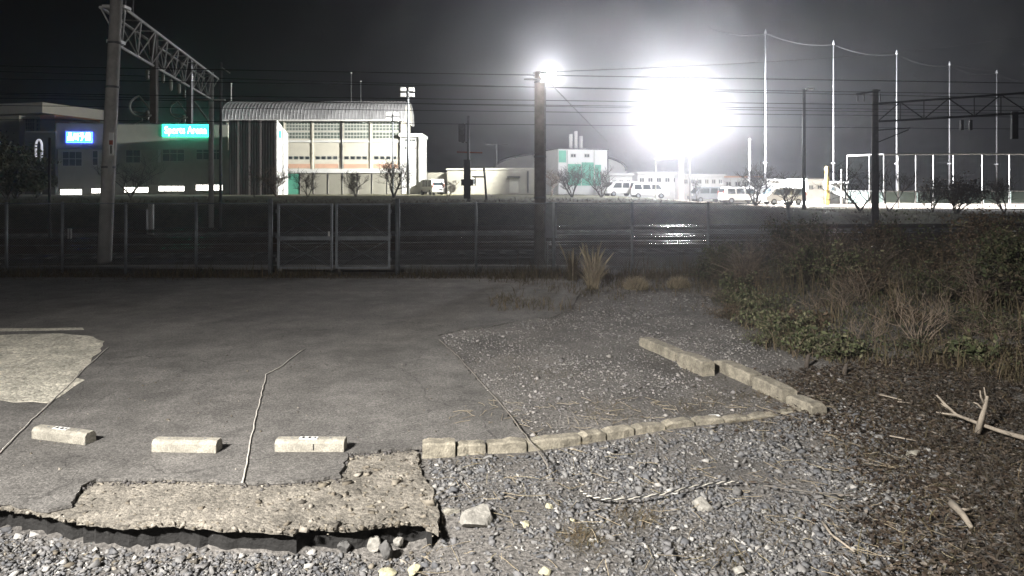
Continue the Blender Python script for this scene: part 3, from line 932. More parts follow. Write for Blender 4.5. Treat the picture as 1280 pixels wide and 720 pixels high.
# far legs
fb = lb.copy()
MB().tube([Vector((fb.x, fb.y, -0.1)), Vector((fb.x, fb.y, fb.z + 1.25))], 0.115, 10).build('far_pole', M_STEELW, gl, smooth=True)
MB().tube([Vector((fb.x + .3, fb.y + .3, 0.0)), Vector((fb.x + .32, fb.y + .3, fb.z + 1.75))], 0.07, 8).build('far_pole', M_GALVD, gl, smooth=True)
MB().tube([fb + Vector((.32, .3, 1.55)), fb + Vector((.75, .3, 1.25))], 0.03, 5).build('lamp_arm', M_STEELW, gl)
MB().tube([fb + Vector((-.9, 0, -.05)), fb + Vector((.65, 0, -.05))], 0.05, 6).build('cross_arm', M_STEELW, gl)
MB().tube([fb + Vector((-.8, 0, -.1)), fb + Vector((0, 0, -1.2))], 0.04, 6).build('knee_brace', M_STEELW, gl)
# upper stub with insulators above the beam
for k in (0.04, 0.09):
    q = la.lerp(lb, k) + Vector((.15, 0, .95))
    MB().tube([q, q + Vector((.05, 0, 1.2))], 0.04, 5).build('upper_stub', M_GALVD, gl)
# drop post with registration arms hanging from the beam
def cantilever(parent, top, drop, dark, face=1):
    top = Vector(top)
    MB().box(tuple(top + Vector((0, 0, -drop / 2 + .55))), (0.20, 0.17, drop + 1.1)).build('drop_post', M_POLED if dark else M_GALVD, parent)
    bot = top + Vector((0, 0, -drop))
    f = face
    for zz in (-.28, -.86 * drop):
        q = top + Vector((-.22 * f, 0, zz))
        MB().lathe((q.x, q.y, q.z - .16), [(0.03, 0), (0.06, .03), (0.045, .06), (0.06, .1), (0.045, .14), (0.06, .18), (0.045, .22), (0.06, .26), (0.03, .32)], 10).build('insulator', M_INS, parent, smooth=True)
        MB().tube([q + Vector((.22 * f, 0, 0)), q], 0.02, 5).build('pin', M_GALVD, parent)
    lp = []
    for i in range(15):
        t = i / 14
        an = math.pi * (0.1 + 1.1 * t)
        lp.append(bot + Vector((f * (-.30 - .45 * math.sin(an)), -.1, .55 + .36 * math.cos(an))))
    MB().tube(lp, 0.032, 6).build('register_tube', M_STEELW, parent, smooth=True)
    MB().tube([lp[0], bot + Vector((-.1 * f, -.05, .45))], 0.028, 6).build('register_tube', M_STEELW, parent)
    MB().tube([lp[7], bot + Vector((-.1 * f, -.05, .30))], 0.022, 6).build('register_tube', M_STEELW, parent)
    MB().tube([lp[11], lp[14] + Vector((-.3 * f, 0, -.18)), lp[14] + Vector((-.55 * f, 0, -.30))], 0.02, 5).build('steady_arm', M_STEELW, parent)
cantilever(gl, la.lerp(lb, .30), 1.9, True)
cantilever(gl, la.lerp(lb, .68), 1.5, False)
for k, d in ((.46, .55), (.55, .50), (.38, .4)):
    q = la.lerp(lb, k)
    MB().tube([q, q + Vector((0, 0, -.15))], 0.018, 5).build('pin', M_GALVD, gl)
    MB().lathe((q.x, q.y, q.z - d), [(0.03, 0), (0.06, .05), (0.06, d * .7), (0.03, d * .75)], 10).build('insulator', M_INS, gl, smooth=True)

# ------------------------------------------------------------------ gantry on the right
gr_ = thing('overhead_gantry', 'dark truss gantry on the right running out of view over the tracks', 'gantry', tuple(P(1094, 265, 36)))
rb = P(1094, 268, 36)
MB().tube([Vector((rb.x, 36, 0)), Vector((rb.x, 36, P(0, 112, 36).z))], [0.19, 0.15], 12).build('pole', M_POLED, gr_, smooth=True)
ra, rc = P(1097, 152, 36), P(1330, 141, 31)
rc.z = ra.z
u = (rc - ra)
for zz in (0, .95):
    MB().tube([ra + Vector((0, 0, zz)), rc + u * .25 + Vector((0, 0, zz))], 0.055, 5).build('chord', M_DARK, gr_)
for i in range(9):
    a_ = ra + u * (i / 7.2); b_ = ra + u * ((i + 1) / 7.2)
    z = Vector((0, 0, .95))
    MB().tube([a_ + (z if i % 2 else z * 0), b_ + (z * 0 if i % 2 else z)], 0.028, 4).build('brace', M_DARK, gr_)
    MB().tube([b_, b_ + z], 0.024, 4).build('brace', M_DARK, gr_)
MB().tube([P(1070, 118, 36), P(1100, 113, 36)], 0.05, 5).build('cross_arm', M_DARK, gr_)
for x in (1072, 1080, 1100):
    MB().tube([P(x, 117, 36), P(x, 127, 36)], 0.035, 5).build('insulator', M_DARK, gr_)
MB().tube([P(1094, 163, 36), P(1138, 160, 35)], 0.03, 5).build('register_tube', M_DARK, gr_)
MB().tube([P(1097, 178, 36), P(1136, 162, 35)], 0.03, 5).build('register_tube', M_DARK, gr_)
for x in (1202, 1213, 1268):
    q = ra + u * ((x - 1097) / 233)
    q = P(x, 150, q.y)
    MB().box((q.x, q.y, q.z - .25), (0.14 if x < 1250 else .3, .12, .5 if x < 1250 else 1.3)).build('hanging_fitting', M_DARK, gr_)

# ------------------------------------------------------------------ overhead wires
def wire(p0, p1, r, label, sag=0.15, n=14, dropper=None):
    p0, p1 = Vector(p0), Vector(p1)
    pts = []
    for i in range(n + 1):
        t = i / n
        q = p0.lerp(p1, t); q.z -= sag * 4 * t * (1 - t)
        pts.append(q)
    return single(MB().tube(pts, r, 4), 'overhead_wire', M_WIRE, label, 'wire', loc=p0)
wspec = [(.55, 5.05, 0.010, 'lowest contact wire over the nearest track'),
         (.55, 5.85, 0.012, 'carrier wire above the nearest contact wire'),
         (3.8, 5.05, 0.010, 'contact wire over the middle track'),
         (3.8, 5.95, 0.012, 'carrier wire above the middle contact wire'),
         (9.95, 5.15, 0.012, 'contact wire over the farthest track'),
         (9.95, 6.05, 0.014, 'carrier wire above the farthest contact wire')]
for off, z, r, lab in wspec:
    wire((-45, trk(-45, off), z), (50, trk(50, off), z), r, lab, sag=0.06)
wire((-45, trk(-45, 12) , 7.9), (50, trk(50, 12), 6.9), 0.016, 'upper feeder cable crossing the sky above the farthest track', .3)
wire((-45, trk(-45, 13) , 6.9), (50, trk(50, 13), 6.3), 0.014, 'lower feeder cable crossing the sky behind the farthest track', .3)
wire(P(682, 90, 18.9), P(1300, 40, 62), 0.010, 'thin cable climbing to the right from the near utility pole', .5)
wire(P(676, 92, 18.9), P(760, 178, 60), 0.018, 'guy cable slanting down to the right from the near utility pole', .02)

# ------------------------------------------------------------------ poles near the tracks
up_ = thing('utility_pole', 'thick dark utility pole standing at the fence in the middle', 'pole', tuple(P(675, 336, 18.7)))
b0, b1 = P(675, 337, 18.7), P(674.5, 90, 18.7)
MB().tube([b0 - Vector((0, 0, .3)), b1], [0.165, 0.14], 14).build('shaft', M_POLED, up_, smooth=True)
for y in (104, 197, 248):
    q = P(675, y, 18.7)
    MB().lathe((q.x, q.y, q.z), [(0.172, 0), (0.172, .05)], 14).build('band', M_GALVD, up_, smooth=True)
q = P(683, 270, 18.6)
MB().tube([P(681.5, 85, 18.6), P(681.5, 335, 18.6)], 0.022, 6).build('conduit', M_GALVD, up_)
MB().tube([P(655, 99, 18.5), P(688, 100, 18.5)], 0.025, 5).build('cross_arm', M_GALVD, up_)
sl = thing('street_lamp', 'small glaring lamp at the top of the utility pole', 'lamp', tuple(P(681, 100, 18.45)))
lc = P(679.5, 94, 18.0)
MB().tube([P(676, 103, 18.62), Vector((lc.x, lc.y + .06, lc.z + .02))], .02, 6).build('arm', M_GALVD, sl)
MB().box((lc.x, lc.y, lc.z + .05), (.20, .22, .07)).build('lamp_head', M_GALVD, sl, bevel=.01)
MB().lathe((lc.x, lc.y, lc.z - .06), [(.03, 0), (.075, .03), (.085, .07)], 14).build('lens', emit('street_lens', (1.0, .97, .93), 160.0), sl, smooth=True)
lamp('SPOT', (lc.x, lc.y - .05, lc.z - .12), (-.3, 12.0, 0), 420, (1.0, .93, .86), sl, 116, .8, .08)
cab = thing('relay_box', 'tall grey cabinet beside the utility pole behind the fence', 'cabinet', tuple(P(690, 320, 18.3)))
q = P(689, 275, 18.3)
MB().box((q.x, q.y, q.z + .0), (0.30, 0.22, 0.95)).build('housing', M_GALV, cab, bevel=.01)
for d in (-.1, .1):
    MB().box((q.x + d, q.y, .36), (0.04, 0.04, 0.80)).build('leg', M_GALVD, cab)
MB().box((q.x + .08, q.y - .12, q.z), (0.02, 0.02, .12)).build('handle', M_DARK, cab)

def simple_pole(x, y0, y1, Y, r, label, m=M_DARK, extra=None, name='pole', cat='pole'):
    b = P(x, y1, Y); tp = P(x, y0, Y)
    zb = min(b.z, float(terr(b.x, b.y))) - .1
    t = thing(name, label, cat, (b.x, b.y, zb))
    MB().tube([Vector((b.x, b.y, zb)), tp], [r, r * .8], 10).build('shaft', m, t, smooth=True)
    if extra: extra(t, tp)
    return t
def arm_light(dx, w=.3):
    def f(t, tp):
        MB().tube([tp + Vector((0, 0, -.1)), tp + Vector((dx, 0, .05))], 0.03, 5).build('arm', M_DARK, t)
        MB().box(tuple(tp + Vector((dx, 0, .05))), (w, .2, .1)).build('lamp_head', M_STEELW, t)
    return f
simple_pole(62, 172, 302, 24.4, 0.05, 'thin dark pole left of the sign building beyond the fence')
simple_pole(1005, 112, 258, 46, 0.13, 'dark pole with a small lamp head left of the tall net poles', extra=arm_light(.35, .5), name='lamp_pole', cat='lamp pole')
def knob(t, tp):
    MB().lathe((tp.x, tp.y, tp.z), [(0.08, 0), (0.16, .1), (0.16, .2), (0.05, .3)], 10).build('lamp_head', M_STEELW, t, smooth=True)
simple_pole(289, 106, 132, 112, 0.12, 'thin pole with a round head behind the left end of the arched roof', M_STEELW, knob)
simple_pole(451, 103, 128, 118, 0.10, 'slim mast rising behind the arched roof', M_GALVD, knob, name='mast', cat='mast')
simple_pole(439, 92, 128, 118, 0.09, 'taller faint mast behind the arched roof', M_GALVD, knob, name='mast', cat='mast')
def two_heads(t, tp):
    for dx in (-.55, .45):
        for dz in (0, -.7):
            MB().box(tuple(tp + Vector((dx, -.2, dz))), (.7, .35, .45)).build('lamp_head', M_STEELW, t, bevel=.05)
    MB().tube([tp + Vector((-.9, 0, -.2)), tp + Vector((.9, 0, -.2))], .06, 5).build('cross_arm', M_GALVD, t)
    MB().tube([tp + Vector((-.9, 0, -.9)), tp + Vector((.9, 0, -.9))], .06, 5).build('cross_arm', M_GALVD, t)
simple_pole(510, 112, 240, 84, 0.17, 'tall mast with four unlit flood heads right of the arched hall', M_GALV, two_heads, name='floodlight_mast', cat='light mast')
simple_pole(491, 143, 240, 90, 0.13, 'shorter mast with unlit flood heads in front of the arched hall', M_GALV, two_heads, name='floodlight_mast', cat='light mast')
simple_pole(937, 176, 224, 82, 0.16, 'short white mast with a small head left of the tall net poles', M_WHITE, knob, name='mast', cat='mast')
def tee(t, tp):
    MB().tube([tp + Vector((-1.7, 0, -.1)), tp + Vector((1.7, 0, -.1))], .07, 5).build('cross_arm', M_GALVD, t)
simple_pole(621, 180, 214, 105, 0.12, 'tee-topped pole behind the low beige building', M_GALVD, tee)

# railway signal
sg = thing('railway_signal', 'railway signal with a dark three-lens head on a tall post', 'signal', tuple(P(585, 248, 42)))
b, tp = P(585.5, 250, 42), P(585.5, 145, 42)
MB().tube([b - Vector((0, 0, .2)), tp], .09, 8).build('shaft', M_GALVD, sg, smooth=True)
MB().box(tuple(P(584, 224, 41.9)), (.42, .2, 2.4)).build('lower_casing', M_DARK, sg)
hd = P(577.5, 166, 41.8)
h_ = MB().box(tuple(hd), (.42, .28, 1.1)).build('signal_head', M_DARK, sg, bevel=.04)
for dz in (-.34, 0, .34):
    MB().tube([hd + Vector((0, -.12, dz)), hd + Vector((0, -.34, dz))], .14, 12).build('lens_hood', M_DARK, h_)
    MB().tube([hd + Vector((0, -.141, dz)), hd + Vector((0, -.16, dz))], .10, 12).build('lens', M_PANE if dz > -.3 else emit('red_lens', (1.0, .12, .10), 5.0), h_)
MB().box(tuple(hd + Vector((.16, .2, 0))), (.06, .06, 1.2)).build('back_plate', M_STEELW, sg)
for y in (155, 178):
    MB().tube([P(577, y, 42), P(586, y, 42)], .03, 5).build('bracket', M_DARK, sg)
MB().tube([P(571, 190, 42), P(603, 191, 42)], .045, 5).build('cross_arm', mat('dull_red', (0.35, 0.08, 0.05), .7), sg)
MB().box(tuple(P(584, 228, 41.6)), (.75, .15, .4)).build('equipment_box', M_DARK, sg)
fr_ = thing('leaning_portal', 'dark leaning metal portal right of the railway signal', 'portal', tuple(P(607, 248, 44)))
MB().bar(P(605, 210, 44), P(608, 250, 44), .10).build('post', M_DARK, fr_)
MB().bar(P(590, 221, 44), P(605, 221, 44), .07).build('bar', M_DARK, fr_)
MB().bar(P(594, 221, 44), P(594, 232, 44), .06).build('bar', M_DARK, fr_)
# markers by the track
mk = thing('marker_post', 'short white post with a dark box beside it beyond the fence', 'marker', tuple(P(188, 285, 29)))
MB().tube([Vector((P(189, 0, 29).x, 29, .2)), P(189, 256, 29)], .11, 10).build('post', M_STEELW, mk, smooth=True)
MB().lathe(tuple(P(189, 256, 29)), [(.11, 0), (.13, .03), (.10, .08)], 10).build('cap', M_STEELW, mk, smooth=True)
q = P(178, 273, 29.2)
MB().box((q.x, q.y, .75), (.55, .4, 1.05)).build('dark_box', M_DARK, mk)
mk = thing('track_sign', 'tiny white plate on a stake at the left behind the fence', 'sign', tuple(P(87, 305, 23)))
q = P(87, 292, 23)
MB().box((q.x - .04, q.y, q.z), (.05, .02, .34)).build('plate', M_STEELW, mk)
MB().box((q.x + .05, q.y, q.z), (.05, .02, .34)).build('plate', M_STEELW, mk)
MB().box((q.x, q.y + .03, (q.z + .1) / 2), (.04, .03, q.z - .1)).build('stake', M_DARK, mk)

# ------------------------------------------------------------------ buildings across the tracks
class Fac:
    """A vertical facade between two plan points; rectangles on it are given by where they show."""
    def __init__(s, a, b):
        s.a, s.b = Vector((a[0], a[1])), Vector((b[0], b[1]))
        s.u = (s.b - s.a).normalized()
        s.n = Vector((s.u.y, -s.u.x))            # towards the camera
    def at(s, px, py):
        d = Vector(((px - 640) / FPX, 1.0))
        den = d.x * s.u.y - d.y * s.u.x
        Y = (s.a.x * s.u.y - s.a.y * s.u.x) / den
        q = d * Y
        return (q - s.a).dot(s.u), CAM_H - (py - HY) / FPX * Y
    def pt(s, t, z, o=0.0):
        q = s.a + s.u * t + s.n * o
        return Vector((q.x, q.y, z))
    def rect(s, mb, t0, t1, z0, z1, o0, o1):
        poly = [s.pt(t0, z0, o0), s.pt(t1, z0, o0), s.pt(t1, z1, o0), s.pt(t0, z1, o0)]
        n = s.n * (o1 - o0)
        return mb.prism(poly, (n.x, n.y, 0))
    def px(s, x0, x1, y0, y1):
        xm, ym = (x0 + x1) / 2, (y0 + y1) / 2
        t0, _ = s.at(x0, ym); t1, _ = s.at(x1, ym)
        _, zt = s.at(xm, y0); _, zb = s.at(xm, y1)
        return t0, t1, zb, zt
    def window(s, parent, x0, x1, y0, y1, nx, ny, pane=None, frame=None, o=0.0, fw=.09, name='window'):
        t0, t1, z0, z1 = s.px(x0, x1, y0, y1)
        w = s.rect(MB(), t0, t1, z0, z1, o + .01, o + .03).build(name, frame or M_FRAME, parent)
        iw = (t1 - t0 - fw * (nx + 1)) / nx; ih = (z1 - z0 - fw * (ny + 1)) / ny
        for i in range(nx):
            for j in range(ny):
                a = t0 + fw + i * (iw + fw); b = z0 + fw + j * (ih + fw)
                s.rect(MB(), a, a + iw, b, b + ih, o + .028, o + .05).build('pane', pane or M_PANE, w)
        return w

GZ = 1.0   # ground under the far buildings lies a little above this
# --- sign building
SB = Fac((P(72, 0, 88.5).x, 88.5), (P(286, 0, 90).x, 90))
sb = thing('sign_building', 'long two-storey grey building with a blue and a green lit sign', 'building', (SB.a.x, SB.a.y, GZ))
L = (SB.b - SB.a).length
ztop = SB.at(180, 156)[1]
zmid = SB.at(180, 187)[1]
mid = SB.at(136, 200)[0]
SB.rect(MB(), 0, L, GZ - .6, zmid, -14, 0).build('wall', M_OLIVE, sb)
SB.rect(MB(), 0, mid, zmid, ztop, -14, .35).build('fascia', M_PURP, sb)  # fascia colours take in the sign glow, bluish left and olive right
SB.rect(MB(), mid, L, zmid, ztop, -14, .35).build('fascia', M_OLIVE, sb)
SB.rect(MB(), 0, L, ztop, ztop + .12, -14, .42).build('coping', M_GALVD, sb)
for (x0, x1, y0, y1, nx, ny) in ((78, 103, 189, 208, 3, 2), (115.5, 123, 188, 207, 1, 2), (157, 176, 187, 204, 2, 2), (203, 231, 182, 202, 3, 2), (245, 279, 181, 200, 4, 2)):
    SB.window(sb, x0, x1, y0, y1, nx, ny)
LITW = emit('lit_window', (1.0, 0.96, 0.86), 5.5, sample=True)
for (x0, x1, y0, y1, nx) in ((75, 103, 236, 244, 3), (114, 141, 235, 242, 3), (155, 186, 233.5, 241, 4), (198, 231, 232, 239.5, 4), (244.5, 279, 230.5, 238.5, 4)):
    SB.window(sb, x0, x1, y0, y1, nx, 1, pane=LITW, fw=.07, name='lit_window', frame=M_DARK)
t0, t1, z0, z1 = SB.px(70, 72.5, 190, 247)
SB.rect(MB(), t0, t1, z0, z1, .4, .6).build('downpipe', M_STEELW, sb)
t0, t1, z0, z1 = SB.px(198.5, 201, 182, 203)
SB.rect(MB(), t0, t1, z0, z1, .05, .2).build('light_strip', M_STEELW, sb)

def lit_sign(fac, x0, x1, y0, y1, text, label, panel, letters, size_k, edge, o=.36):
    t0, t1, z0, z1 = fac.px(x0, x1, y0, y1)
    c = fac.pt((t0 + t1) / 2, z0, o)
    t = thing('lit_sign', label, 'sign', tuple(c))
    fac.rect(MB(), t0 - .08, t1 + .08, z0 - .08, z1 + .08, o + .04, o + .14).build('sign_box', edge, t)  # glowing sides added to throw the sign's colour onto the wall
    fac.rect(MB(), t0, t1, z0, z1, o + .135, o + .16).build('lit_panel', panel, t)
    cu = bpy.data.curves.new('lettering', 'FONT')
    cu.body = text
    cu.align_x, cu.align_y = 'CENTER', 'CENTER'
    cu.size = (z1 - z0) * size_k
    cu.extrude = .012
    cu.offset = .012
    lt = bpy.data.objects.new('lettering', cu)
    COL.objects.link(lt)
    lt.parent = t
    cu.materials.append(letters)
    q = fac.pt((t0 + t1) / 2, (z0 + z1) / 2, o + .18) - Vector(t.location)
    lt.location = q
    lt.rotation_euler = (R(90), 0, math.atan2(fac.u.y, fac.u.x))
    # stretch the line of text to the panel and make it a plain mesh
    bpy.context.view_layer.update()
    w = lt.dimensions.x
    k = (t1 - t0) * 0.93 / w if w > 0.01 else 1.0
    me = bpy.data.meshes.new_from_object(lt.evaluated_get(bpy.context.evaluated_depsgraph_get()))
    for v in me.vertices: v.co.x *= k
    o2 = bpy.data.objects.new('lettering', me)
    loc, rot = lt.location.copy(), lt.rotation_euler.copy()
    bpy.data.objects.remove(lt, do_unlink=True)
    COL.objects.link(o2)
    o2.name = 'lettering'
    o2.parent = t; o2.location = loc; o2.rotation_euler = rot
    return t
lit_sign(SB, 86, 117, 166, 178, '品川予備', 'small glowing blue sign with four characters on the sign building', emit('blue_panel', (0.06, 0.36, 0.95), 3.2, True), emit('blue_letters', (0.55, 1.0, 1.0), 7.0, True), .92, emit('blue_wall_wash', (0.04, 0.10, 1.0), 16.0, True))
lit_sign(SB, 206, 262, 157, 170, 'Sports Arena', 'wide glowing green sign with white letters on the sign building', emit('green_panel', (0.05, 0.85, 0.55), 3.0, True), emit('green_letters', (0.80, 1.0, 0.93), 8.0, True), .98, emit('green_wall_wash', (0.02, 0.9, 0.5), 15.0, True))

# --- charcoal block with a ring mark
BB = Fac((P(34, 0, 88).x, 88), (P(72, 0, 88.4).x, 88.4))
bb = thing('charcoal_building', 'charcoal windowless block with a white oval ring mark', 'building', (BB.a.x, BB.a.y, GZ))
Lb = (BB.b - BB.a).length
BB.rect(MB(), 0, Lb, GZ - .6, BB.at(53, 166)[1], -10, .5).build('wall', M_BLACKW, bb)
t0, t1, z0, z1 = BB.px(48, 55.5, 175, 203)
ring, cx, cz, rw, rh = [], (t0 + t1) / 2, (z0 + z1) / 2, (t1 - t0) / 2, (z1 - z0) / 2
for i in range(25):
    an = 2 * math.pi * i / 24
    ring.append(BB.pt(cx + rw * math.cos(an), cz + math.copysign(abs(math.sin(an)) ** .6, math.sin(an)) * rh, .56))
MB().tube(ring, .13, 6).build('ring_mark', emit('ring_glow', (.9, .9, 1.0), .55), bb)
BB.rect(MB(), 0, Lb, BB.at(53, 166)[1], BB.at(53, 164.5)[1], -10, .55).build('coping', M_GALVD, bb)

# --- pale block of flats at the far left
WA = Fac((P(-70, 0, 128).x, 128), (P(58, 0, 122).x, 122))
wa = thing('white_building', 'pale building at the far left with overhanging roof slab and salmon corner', 'building', (WA.a.x, WA.a.y, GZ))
L = (WA.b - WA.a).length
zt = WA.at(30, 144)[1]
WA.rect(MB(), 0, WA.at(24, 0)[0], GZ - 1, zt, -14, 0).build('wall', M_CREAM, wa)
WA.rect(MB(), WA.at(24, 0)[0], L, GZ - 1, zt, -14, -1.2).build('wall', M_OLIVE, wa)
WA.rect(MB(), -4, L + .6, WA.at(30, 143)[1], WA.at(30, 130)[1], -14, 1.3).build('roof_slab', M_CREAM, wa)
WA.window(wa, 24, 36, 147, 176, 4, 6, o=-1.19, fw=.13, frame=M_BEIGE)
WA.window(wa, 37, 46, 147, 164, 2, 3, o=-1.19, fw=.35, frame=M_BEIGE)
t0, t1, z0, z1 = WA.px(54, 72, 144, 167)
WA.rect(MB(), t0, t1, GZ - 1, z1, -9, .6).build('salmon_corner', mat('dim_salmon', (.55, .27, .17), .85, var=.15), wa)
t0, t1, z0, z1 = WA.px(20, 34, 177, 191)
sh = thing('low_shed', 'low cream shed beside the charcoal block', 'shed', tuple(WA.pt(t0, GZ, 20)))
WA.rect(MB(), t0, t1, GZ - 1, z1, 14, 20).build('wall', M_CREAM, sh)
WA.rect(MB(), t0 - .3, t1 + .3, z1, z1 + .2, 13.8, 20.3).build('roof', M_GALVD, sh)

# --- dark ribbed stair block with a bright side
RX0, RX1 = P(286, 0, 85).x, P(345, 0, 85).x
rbk = thing('ribbed_building', 'tall dark ribbed metal block with a bright white side wall', 'building', (RX0, 85, GZ))
zr = P(0, 150, 85).z
prof = [Vector((RX0, 85, GZ - .6)), Vector((RX0, 85, zr)), Vector((RX0, 89.2, zr - 1.4)), Vector((RX0, 89.2, GZ - .6))]
MB().prism([p for p in prof], (RX1 - RX0, 0, 0)).build('wall', M_RIB, rbk)
MB().prism([p + Vector((RX1 - RX0 + .002, 0, 0)) for p in prof], (.12, 0, 0)).build('side_wall', M_WHITE, rbk)
for k in range(17):
    x = RX0 + .15 + k * (RX1 - RX0 - .3) / 16
    big = k in (3, 7, 11)
    MB().box((x, 84.95, (zr + GZ - .6) / 2), (.10 if not big else .22, .10, zr - GZ + .5)).build('rib', M_RIBL if big else M_RIB, rbk)
MB().box((RX1 + .14, 86.0, P(0, 168, 86).z), (.04, .9, .9)).build('cyan_mark', M_CYAN, rbk)

# --- sports hall with arched roof
GY = 100.0
def gx_(px): return P(px, 0, GY).x
def gz_(py): return P(0, py, GY).z
hall = thing('sports_hall', 'large cream sports hall with arched metal roof and long band of windows', 'building', (gx_(390), GY, GZ))
hx0, hx1 = gx_(283), gx_(503)
ze = gz_(150)
MB().box(((hx0 + hx1) / 2, GY + 4, (ze + GZ - .6) / 2), (hx1 - hx0, 8, ze - GZ + .6)).build('wall', M_CREAM, hall)
# vault: eave towards us, ridge 9 m behind
arc = []
for i in range(19):
    t = i / 18
    an = math.pi * t
    arc.append((GY - .7 + 4.7 * (1 - math.cos(an)), ze + 3.1 * math.sin(an) ** .8))
mb = MB()
vs, fs = [], []
for (y, z) in arc:
    vs += [(hx0 - .5, y, z), (hx1 + .5, y, z), (hx0 - .5, y, z - .18), (hx1 + .5, y, z - .18)]
for i in range(18):
    b = i * 4
    fs += [(b, b + 1, b + 5, b + 4), (b + 2, b + 6, b + 7, b + 3), (b, b + 4, b + 6, b + 2), (b + 1, b + 3, b + 7, b + 5)]
fs += [(0, 2, 3, 1), (72, 73, 75, 74)]
mb.add(vs, fs)
roof = mb.build('roof', M_ROOF, hall)
for k in range(54):
    x = hx0 - .4 + k * (hx1 - hx0 + .8) / 53
    MB().tube([(x, y, z + .03) for (y, z) in arc[:12]], .055, 4).build('seam', M_ROOF, roof)
for xx in (hx0 - .2, hx1 + .2):
    poly = [Vector((xx, y, z - .16)) for y, z in arc]
    MB().prism(poly, (.18 if xx < gx_(390) else -.18, 0, 0)).build('gable', M_CREAM, hall)
MB().box(((hx0 + hx1) / 2, GY - .75, ze - .12), (hx1 - hx0 + 1, .25, .22)).build('gutter', M_STEELW, hall)
HF = Fac((hx0, GY), (hx1, GY))
cols = [(346, 354), (357, 389), (392, 426), (430, 462), (465, 500)]
for i, (a, b) in enumerate(cols):
    n = 8 if b - a > 20 else 2
    HF.window(hall, a, b, 151.5, 164, n, 3, pane=M_PANEG, fw=.14, o=.0)
    HF.window(hall, a, b, 164.6, 174, n, 2, pane=M_PANEG, fw=.14, o=.0)
for (a, b) in ((360, 388), (394, 423), (430, 460), (467, 497)):
    w4 = (b - a) / 4
    for k in range(4):
        HF.window(hall, a + k * w4 + .5, a + (k + 1) * w4 - .9, 195, 199.5, 1, 1, fw=.06, o=.01)
    t0, t1, z0, z1 = HF.px(a, b, 205, 210)
    HF.rect(MB(), t0, t1, z0, z1, .002, .08).build('salmon_panel', M_ORANGE, hall)
for x in (427.5, 355.5, 391, 463.5, 500.5):
    t0, t1, z0, z1 = HF.px(x - .7, x + .7, 150.5, 238)
    HF.rect(MB(), t0, t1, z0, z1, .0, .22).build('pilaster', M_DARK if x in (427.5, 500.5) else M_CREAM, hall)
t0, t1, z0, z1 = HF.px(346, 503, 175.5, 178)
HF.rect(MB(), t0, t1, z0, z1, .0, .15).build('sill_band', M_WHITE, hall)
t0, t1, z0, z1 = HF.px(362, 500, 211.5, 216.5)
HF.rect(MB(), t0, t1, z0, z1, .0, 1.4).build('canopy', M_WHITE, hall)
MB().box((hx1 + .1, GY + 4, ze + .1), (.3, 8.5, .5)).build('verge', M_WHITE, hall)
# annex
ann = thing('hall_annex', 'narrow white annex at the right end of the arched hall', 'building', (gx_(515), 98, GZ))
AF = Fac((P(500, 0, 99.6).x, 99.6), (P(527, 0, 99.6).x, 99.6))
La = (AF.b - AF.a).length
AF.rect(MB(), 0, La, GZ - .6, AF.at(515, 171)[1], -6, 0).build('wall', M_WHITE, ann)
AF.rect(MB(), -.1, La + .15, AF.at(515, 171)[1], AF.at(515, 167)[1], -6.2, .5).build('roof_edge', M_WHITE, ann)
AF.rect(MB(), La - .35, La + .12, GZ - .6, AF.at(515, 171)[1] - .002, .01, .5).build('corner_post', M_WHITE, ann)
AF.window(ann, 505, 520, 173.5, 177, 3, 1, fw=.1)
for k in (507, 519):
    AF.window(ann, k - 1.3, k + 1.3, 183, 187, 1, 1, fw=.06)
# court fence before the hall
cf = thing('court_fence', 'beige and green panel fence in front of the arched hall', 'fence', (gx_(420), 93, GZ))
for i, (a, b) in enumerate([(353, 358), (358, 375), (375.5, 392), (392.5, 410), (410.5, 428), (428.5, 447), (447.5, 465), (465.5, 484), (484.5, 502)]):
    x0, x1 = P(a, 0, 93).x, P(b, 0, 93).x
    z1 = P(0, 217.5, 93).z
    MB().box(((x0 + x1) / 2, 93, (z1 + 1.2) / 2), (x1 - x0 - .12, .05, z1 - 1.2)).build('panel', M_GREENP if i < 2 else M_BEIGE, cf)
    MB().tube([(x1, 92.95, .9), (x1, 92.95, z1 + .15)], .06, 6).build('post', M_DARK, cf)

# --- low beige building and vaulted store
LB = Fac((P(530, 0, 95).x, 95), (P(668, 0, 92).x, 92))
lbk = thing('low_building', 'low flat-roofed beige building behind the railway signal', 'building', (LB.a.x, 95, GZ))
L = (LB.b - LB.a).length
zt = LB.at(600, 212)[1]
s0 = LB.at(559, 0)[0]
LB.rect(MB(), 0, s0 - .01, GZ - .6, zt - .35, -9, -1.5).build('wall', M_BEIGE, lbk)
LB.rect(MB(), s0, L, GZ - .6, zt, -9, 0).build('wall', M_BEIGE, lbk)
LB.rect(MB(), s0 - .15, L + .1, zt, zt + .18, -9, .15).build('coping', M_OLIVE, lbk)
LB.window(lbk, 579, 594, 223, 231, 2, 1)
t0, t1, z0, z1 = LB.px(637, 648, 222, 241)
LB.rect(MB(), t0, t1, z0, z1, .01, .08).build('door', M_OLIVE, lbk)
LB.rect(MB(), t0 - .25, t1 + .25, z1, z1 + .18, .01, .6).build('door_canopy', M_DARK, lbk)
t0, t1, z0, z1 = LB.px(659, 661, 214, 241)
LB.rect(MB(), t0, t1, z0, z1, .01, .12).build('downpipe', M_DARK, lbk)
vt = thing('vaulted_hall', 'white vaulted hall rising behind the low beige building', 'building', (P(690, 0, 112).x, 112, GZ))
cxv, rv = P(700, 0, 112).x, P(700, 0, 112).x - P(617, 0, 112).x
zv0 = P(0, 214, 112).z; hv = P(0, 191, 112).z - zv0
arcv = [Vector((cxv - rv * math.cos(math.pi * i / 24), 112, zv0 + hv * math.sin(math.pi * i / 24) ** .85)) for i in range(25)]
